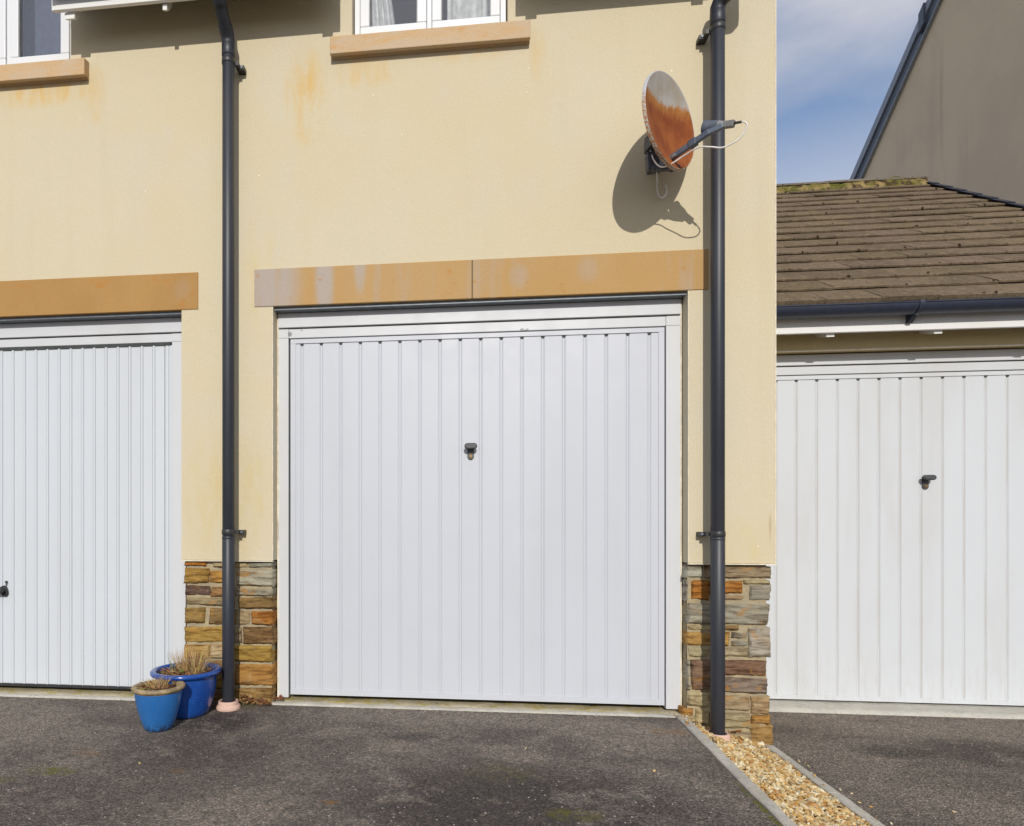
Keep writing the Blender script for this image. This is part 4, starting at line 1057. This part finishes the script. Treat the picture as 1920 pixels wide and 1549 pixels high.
bm = bmesh.new(); tube(bm, [DC - n * .012 + Vector((.015, -.012, -.176)), DC - n * .0 + Vector((.020, -.018, -.176))], .009, 8); obj('bolt', bm, M_LNB2, arm)
A = Vector((1.137, -.358, 2.796)); B = Vector((1.252, -.462, 2.753)); d = (B - A)
bm = bmesh.new()
tube(bm, [A, A + d * .02, A + d * .10, A + d * .15, A + d * .30, A + d * .42], [.028, .033, .033, .028, .026, .024], 24)
lnb = obj('lnb', bm, M_LNB, dish, auto=35)
bm = bmesh.new(); tube(bm, [A - d * .002, A + d * .018], [.0285, .0285], 24); obj('feed_cap', bm, M_POTRIM, lnb)
bm = bmesh.new(); tube(bm, [A + d * .40, A + d * .50, A + d * .58], [.023, .019, .016], 16); oriented_box(bm, A + d * .52, A + d * .86 + Vector((0, 0, -.002)), .026, .028); obj('lnb_body', bm, M_LNB2, lnb, bevel=0.003)
bm = bmesh.new(); tube(bm, [A + d * .86, B + d * .06], .0055, 10); obj('connector', bm, M_BLACK, lnb)
bm = bmesh.new(); oriented_box(bm, (1.140, -.392, 2.753), (1.195, -.425, 2.762), .022, .022); oriented_box(bm, (1.16, -.40, 2.756), A + d * .32, .018, .02); obj('lnb_clamp', bm, M_ARM, lnb, bevel=0.002)
bm = bmesh.new()
tube(bm, smooth_pts([B + d * .05, (1.268, -.476, 2.744), (1.277, -.478, 2.722), (1.255, -.455, 2.684), (1.200, -.425, 2.666), (1.150, -.405, 2.682), (1.106, -.385, 2.695), (1.064, -.335, 2.693), (1.007, -.285, 2.676), (.974, -.252, 2.688), (.956, -.205, 2.750), (.950, -.17, 2.82), (.938, -.15, 2.875)], 8), .0034, 8)
obj('cable', bm, M_CABLE, dish, smooth=True)
bm = bmesh.new()
tube(bm, smooth_pts([(1.000, -.015, 2.835), (1.022, -.022, 2.80), (1.025, -.03, 2.74), (1.025, -.03, 2.69), (1.034, -.03, 2.656), (1.052, -.03, 2.646), (1.071, -.03, 2.664), (1.072, -.028, 2.69), (1.069, -.022, 2.712)], 8), .0036, 8)
obj('cable', bm, M_CABLE, dish, smooth=True)

# ---------------------------------------------------------------- pots and their plants
def pot(x, y, zb, rt, h, prof, rimprof, mb, mr, label, soil_r, soil_z):
    k = 1.085 if rt < .15 else 1.0; q = 0.93 if rt < .15 else 0.965
    prof = [(r * q, z * k) for r, z in prof]; rimprof = [(r * q, z * k) for r, z in rimprof]; soil_r *= q
    t = thing('flower_pot', (x, y, zb), label, 'plant pot')
    bm = bmesh.new(); rg = lathe(bm, [(r, zb + z) for r, z in prof], x, y, 72); bm.faces.new(rg[0][::-1]); obj('pot_body', bm, mb, t, smooth=True)
    bm = bmesh.new(); lathe(bm, [(r, zb + z) for r, z in rimprof], x, y, 72)
    for v in bm.verts: v.co.z += 0.0012 * noise.noise(v.co * 18)
    obj('rim', bm, mr, t, smooth=True)
    bm = bmesh.new(); nr = 16; sg = 48
    rgs = [[bm.verts.new((x + soil_r * (i / nr) * math.cos(2 * math.pi * k / sg), y + soil_r * (i / nr) * math.sin(2 * math.pi * k / sg),
            soil_z + 0.012 * (1 - (i / nr) ** 2) + 0.012 * noise.fractal(Vector((i * .9 * math.cos(k * .13), i * .9 * math.sin(k * .13), x)), 1, 2, 3))) for k in range(sg)] for i in range(1, nr + 1)]
    c = bm.verts.new((x, y, soil_z + .012)); 
    for k in range(sg): bm.faces.new((c, rgs[0][k], rgs[0][(k + 1) % sg]))
    for a, b in zip(rgs, rgs[1:]):
        for k in range(sg): bm.faces.new((a[k], a[(k + 1) % sg], b[(k + 1) % sg], b[k]))
    obj('soil', bm, M_SOIL, t)
    return t
PZ = zl(0, -.3)
# large cobalt pot
bx, by, bz = -1.449, -0.205, zl(0, -.2)
pot(bx, by, bz, .19, .24,
    [(.098, 0), (.112, .002), (.122, .012), (.134, .04), (.147, .08), (.157, .12), (.162, .16), (.163, .185), (.162, .205)],
    [(.160, .200), (.163, .208), (.172, .213), (.184, .217), (.190, .224), (.190, .233), (.184, .240), (.174, .242), (.164, .240), (.157, .232), (.155, .215), (.152, .18), (.148, .15)],
    M_BIGPOT, M_BIGPOT, 'large cobalt blue glazed pot behind the smaller pot, beside the downpipe', .154, bz + .208)
sx, sy, sz = -1.482, -0.455, zl(0, -.45)
pot(sx, sy, sz, .137, .2,
    [(.064, 0), (.070, .002), (.078, .016), (.094, .055), (.108, .10), (.117, .14), (.121, .165), (.121, .178)],
    [(.119, .172), (.124, .180), (.133, .183), (.137, .188), (.137, .195), (.132, .200), (.120, .2015), (.112, .199), (.107, .193), (.105, .18), (.102, .15)],
    M_SMALLPOT, M_POTRIM, 'smaller sky blue pot with tan rim standing foremost on the tarmac', .106, sz + .195)

STRAW = [(0.60, 0.44, 0.19), (0.48, 0.30, 0.11), (0.30, 0.17, 0.07), (0.50, 0.42, 0.25), (0.22, 0.12, 0.06)]
LEAFC = [(0.19, 0.085, 0.04), (0.28, 0.14, 0.06), (0.13, 0.06, 0.035), (0.36, 0.23, 0.11)]
def blade(bm, p, d, L, w, bend, lay, c):
    p = Vector(p); d = Vector(d).normalized(); s = d.cross(Vector((rnd.uniform(-1, 1), rnd.uniform(-1, 1), .3))).normalized(); side = Vector((bend[0], bend[1], 0))
    n_ = 5; prev = None; t2 = d.cross(s)
    for i in range(n_ + 1):
        t = i / n_; q = p + d * L * t + side * t * t; ww = w * (1 - .75 * t)
        r = [bm.verts.new(q + s * ww), bm.verts.new(q - s * ww * .5 + t2 * ww * .8), bm.verts.new(q - s * ww * .5 - t2 * ww * .8)]
        if prev:
            for k in range(3):
                f = bm.faces.new((prev[k], prev[(k + 1) % 3], r[(k + 1) % 3], r[k]))
                for l in f.loops: l[lay] = (*c, 1)
        prev = r
def leaf(bm, p, size, lay, c, flat=0.5):
    """a curled dead leaf: pointed oval with a crease"""
    M = Matrix.Translation(p) @ Matrix.Rotation(rnd.uniform(0, 6.28), 4, 'Z') @ Matrix.Rotation(rnd.uniform(-flat, flat), 4, 'X') @ Matrix.Rotation(rnd.uniform(-flat, flat), 4, 'Y')
    curl = rnd.uniform(.2, .6) * size; rows = []
    for i in range(7):
        t = i / 6; w = size * .34 * math.sin(math.pi * (t ** .8)) + size * .012
        z = curl * (t - .5) ** 2 * 1.6
        rows.append([bm.verts.new(M @ Vector(((t - .5) * size, s * w, z + abs(s) * w * .5 + rnd.uniform(-.03, .03) * size))) for s in (-1, 0, 1)])
    for a, b in zip(rows, rows[1:]):
        for k in range(2):
            f = bm.faces.new((a[k], a[k + 1], b[k + 1], b[k]))
            for l in f.loops: l[lay] = (*c, 1)
def dry_plant(x, y, z, r, n_, h, label, dx=0, leaves=40, lr=1.6):
    bm = bmesh.new(); lay = bm.loops.layers.float_color.new('tint')
    for _ in range(n_):
        a = rnd.uniform(0, 6.28); q = r * math.sqrt(rnd.random())
        px, py = x + dx + q * math.cos(a), y + q * math.sin(a) * .7
        blade(bm, (px, py, z + .004), (math.cos(a) * q / r * .42 + rnd.gauss(0, .16), math.sin(a) * q / r * .3 + rnd.gauss(0, .16), 1), h * rnd.uniform(.35, 1.1), rnd.uniform(.0007, .0017),
              (rnd.gauss(0, .012), rnd.gauss(0, .012)), lay, tuple(min(.8, v * rnd.uniform(.95, 1.45)) for v in rnd.choice(STRAW)))
    for _ in range(leaves * 2):
        a = rnd.uniform(0, 6.28); q = r * lr * math.sqrt(rnd.random())
        blade(bm, (x + q * math.cos(a), y + q * math.sin(a), z + .010 + rnd.uniform(0, .012)), (rnd.gauss(0, 1), rnd.gauss(0, 1), rnd.uniform(0, .35)), rnd.uniform(.03, .09), rnd.uniform(.0007, .002),
              (rnd.gauss(0, .01), rnd.gauss(0, .01)), lay, tuple(v * rnd.uniform(.6, 1.1) for v in rnd.choice(STRAW)))
    o = tag(obj('dried_plant', bm, M_PLANT), label, 'plant')
    bm = bmesh.new(); lay = bm.loops.layers.float_color.new('tint')
    for _ in range(leaves):
        a = rnd.uniform(0, 6.28); q = r * lr * math.sqrt(rnd.random())
        leaf(bm, Vector((x + q * math.cos(a), y + q * math.sin(a), z + .014 + rnd.uniform(0, .014))), rnd.uniform(.014, .03), lay, rnd.choice(LEAFC), .7)
    obj('withered_leaves', bm, M_PLANT, o)
    return o
dp = dry_plant(bx + .0, by, bz + .212, .060, 480, .130, 'clump of straw coloured dead stems in the large cobalt pot', .03, 90, 2.1)
bm = bmesh.new(); lay = bm.loops.layers.float_color.new('tint')
for _ in range(5): leaf(bm, Vector((bx + .005 + rnd.uniform(-.015, .015), by - .07 + rnd.uniform(-.01, .01), bz + .236)), .026, lay, (0.12, 0.24, 0.03), 1.2)
obj('green_leaves', bm, M_PLANT, dp)
bm = bmesh.new(); lay = bm.loops.layers.float_color.new('tint')
for _ in range(12): blade(bm, (bx - .075 + rnd.uniform(-.015, .02), by + .0 + rnd.uniform(-.02, .02), bz + .22), (rnd.gauss(-.2, .2), 0, 1), rnd.uniform(.05, .10), .0014, (rnd.gauss(0, .01), 0), lay, (0.25, 0.27, 0.09))
obj('green_shoots', bm, M_PLANT, dp)
dp = dry_plant(sx, sy, sz + .197, .048, 170, .055, 'sparse dead stems in the smaller sky blue pot', -.005, 14, 1.9)
bm = bmesh.new(); lay = bm.loops.layers.float_color.new('tint')
for _ in range(9): blade(bm, (sx + .01 + rnd.uniform(-.02, .03), sy + rnd.uniform(-.02, .02), sz + .207), (rnd.gauss(0, .25), rnd.gauss(0, .1), 1), rnd.uniform(.07, .105), .0009, (rnd.gauss(0, .014), 0), lay, (0.42, 0.30, 0.20))
obj('tall_stems', bm, M_PLANT, dp)

# ---------------------------------------------------------------- gravel and litter
def ico():
    b = bmesh.new(); bmesh.ops.create_icosphere(b, subdivisions=1, radius=1)
    V = [v.co.copy() for v in b.verts]; F = [tuple(v.index for v in f.verts) for f in b.faces]; b.free(); return V, F
IV, IF = ico()
def pebbles(name, spots, label):
    V, F, C = [], [], []
    for (x, y, z, s, c) in spots:
        M = Matrix.Rotation(rnd.uniform(0, 6.28), 3, 'Z') @ Matrix.Rotation(rnd.gauss(0, .45), 3, 'X') @ Matrix.Rotation(rnd.gauss(0, .45), 3, 'Y') @ Matrix.Diagonal((s * rnd.uniform(.8, 1.5), s * rnd.uniform(.6, 1.0), s * rnd.uniform(.3, .65)))
        o = len(V)
        for v in IV: V.append(M @ (v * rnd.uniform(.78, 1.15)) + Vector((x, y, z)))
        for f in IF: F.append(tuple(i + o for i in f)); C.append(c)
    me = bpy.data.meshes.new(name); me.from_pydata([tuple(v) for v in V], [], F)
    ca = me.color_attributes.new('tint', 'FLOAT_COLOR', 'CORNER')
    flat = []
    for c in C: flat += [*c, 1.0] * 3
    ca.data.foreach_set('color', flat)
    me.materials.append(M_GRAVEL)
    o = bpy.data.objects.new(name, me); col.objects.link(o)
    return tag(o, label, 'gravel', kind='stuff')
GC = [((0.62, 0.47, 0.26), 5), ((0.70, 0.60, 0.43), 4), ((0.52, 0.33, 0.13), 4), ((0.74, 0.69, 0.58), 2), ((0.46, 0.24, 0.09), 1.6), ((0.46, 0.40, 0.30), 1.2), ((0.30, 0.22, 0.13), .7)]
def gcol():
    c = rnd.choices([g[0] for g in GC], [g[1] for g in GC])[0]; b = rnd.uniform(.8, 1.1); return (min(.9, c[0] * b), min(.9, c[1] * b * .97), min(.9, c[2] * b * .82))
def zg(x, y):
    u = (x - 1.18) / 0.38
    return -0.075 - 0.108 * max(0, min(1.1, u)) - 0.012 * max(0, -y)
sp = []
for _ in range(9000):
    y = rnd.uniform(-2.3, 0.02); 
    x0, x1 = kx(y) + .05, 1.560
    x = rnd.uniform(x0, x1)
    if (x - xr) ** 2 + (y + .09) ** 2 < .066 ** 2: continue
    big = rnd.random() < .07
    sp.append((x, y, zg(x, y) - rnd.uniform(.002, .014) + .004 * noise.noise(Vector((x * 14, y * 14, 0))), (rnd.uniform(.014, .020) if big else rnd.uniform(.006, .013)), gcol()))
for (x, y, n_, sdv) in ((1.63, -.62, 5, .02), (1.63, -.30, 6, .02), (1.64, -.9, 8, .03), (1.585, -.45, 4, .01)):
    for _ in range(n_):
        xx = x + rnd.gauss(0, sdv); yy = y + rnd.gauss(0, .05); sp.append((xx, yy, (zr(0, yy) if xx > 1.606 else -.178) + .004, rnd.uniform(.004, .008), gcol()))
for _ in range(26):
    xx = rnd.uniform(1.13, 1.20); yy = rnd.uniform(-.16, .03); sp.append((xx, yy, -.046, rnd.uniform(.004, .009), gcol()))
for (x, y) in ((0.80, -0.75), (0.30, -.55), (1.95, -.72), (-1.35, -.9)):
    sp.append((x, y, (zl(0, y) if x < 1.2 else zr(0, y)) + .004, .0075, gcol()))
for _ in range(170):
    xx = rnd.uniform(-2.8, 1.1); yy = rnd.uniform(-1.5, -.02); sp.append((xx, yy, zl(0, yy) + .001, rnd.uniform(.0015, .0032), (0.55, 0.50, 0.42)))
for _ in range(90):
    xx = rnd.uniform(1.65, 3.4); yy = rnd.uniform(-1.0, .6); sp.append((xx, yy, zr(0, yy) + .001, rnd.uniform(.0015, .0032), (0.50, 0.46, 0.40)))
pebbles('gravel', sp, 'golden gravel strip between two kerbs at the foot of the corner pier')
bm = bmesh.new()
gv = [[bm.verts.new((x, y, zg(x, y) - .012)) for y in (0.04, -14)] for x in (1.0, 1.18, 1.30, 1.45, 1.6)]
for a, b in zip(gv, gv[1:]): bm.faces.new((a[0], a[1], b[1], b[0]))
obj('gravel_bed', bm, M_SOIL, origin=(0, 0, 0))['kind'] = 'structure'

# fallen leaves: every one a thing, most at the foot of the left pier
leaves = []
def place_leaf(x, y, z, s, c, word):
    bm = bmesh.new(); lay = bm.loops.layers.float_color.new('tint')
    leaf(bm, Vector((x, y, z)), s, lay, c, .8)
    return tag(obj('dead_leaf', bm, M_PLANT), word, 'leaf', 'dead leaves at the foot of the piers')
for k in range(34):
    t = rnd.random() ** 1.3
    place_leaf(-1.20 + .17 * t + rnd.gauss(0, .006), -0.012 - .035 * rnd.random() + .0, zl(0, 0) + .010 + (1 - t) * rnd.uniform(0, .05), rnd.uniform(.02, .045), rnd.choice(LEAFC),
               'curled brown dead leaf in the small heap right of the raised clay collar')
for k in range(9):
    place_leaf(-1.035 + rnd.uniform(0, .05), 0.02 + rnd.uniform(-.02, .03), -.035 + rnd.uniform(0, .015), rnd.uniform(.015, .03), (0.22, 0.07, 0.035),
               'reddish dead leaf on the doorstep corner beside the left pier')
for k, (x, y) in enumerate(((-1.38, -.05), (-1.36, -.09))):
    place_leaf(x, y, zl(0, 0) + .01, .03, LEAFC[k], 'dead leaf behind the large blue pot')
place_leaf(1.425, -.02, -.118, .05, (0.36, 0.15, 0.05), 'rusty brown dead leaf on the gravel against the corner pier')
print('objects', len(bpy.data.objects))
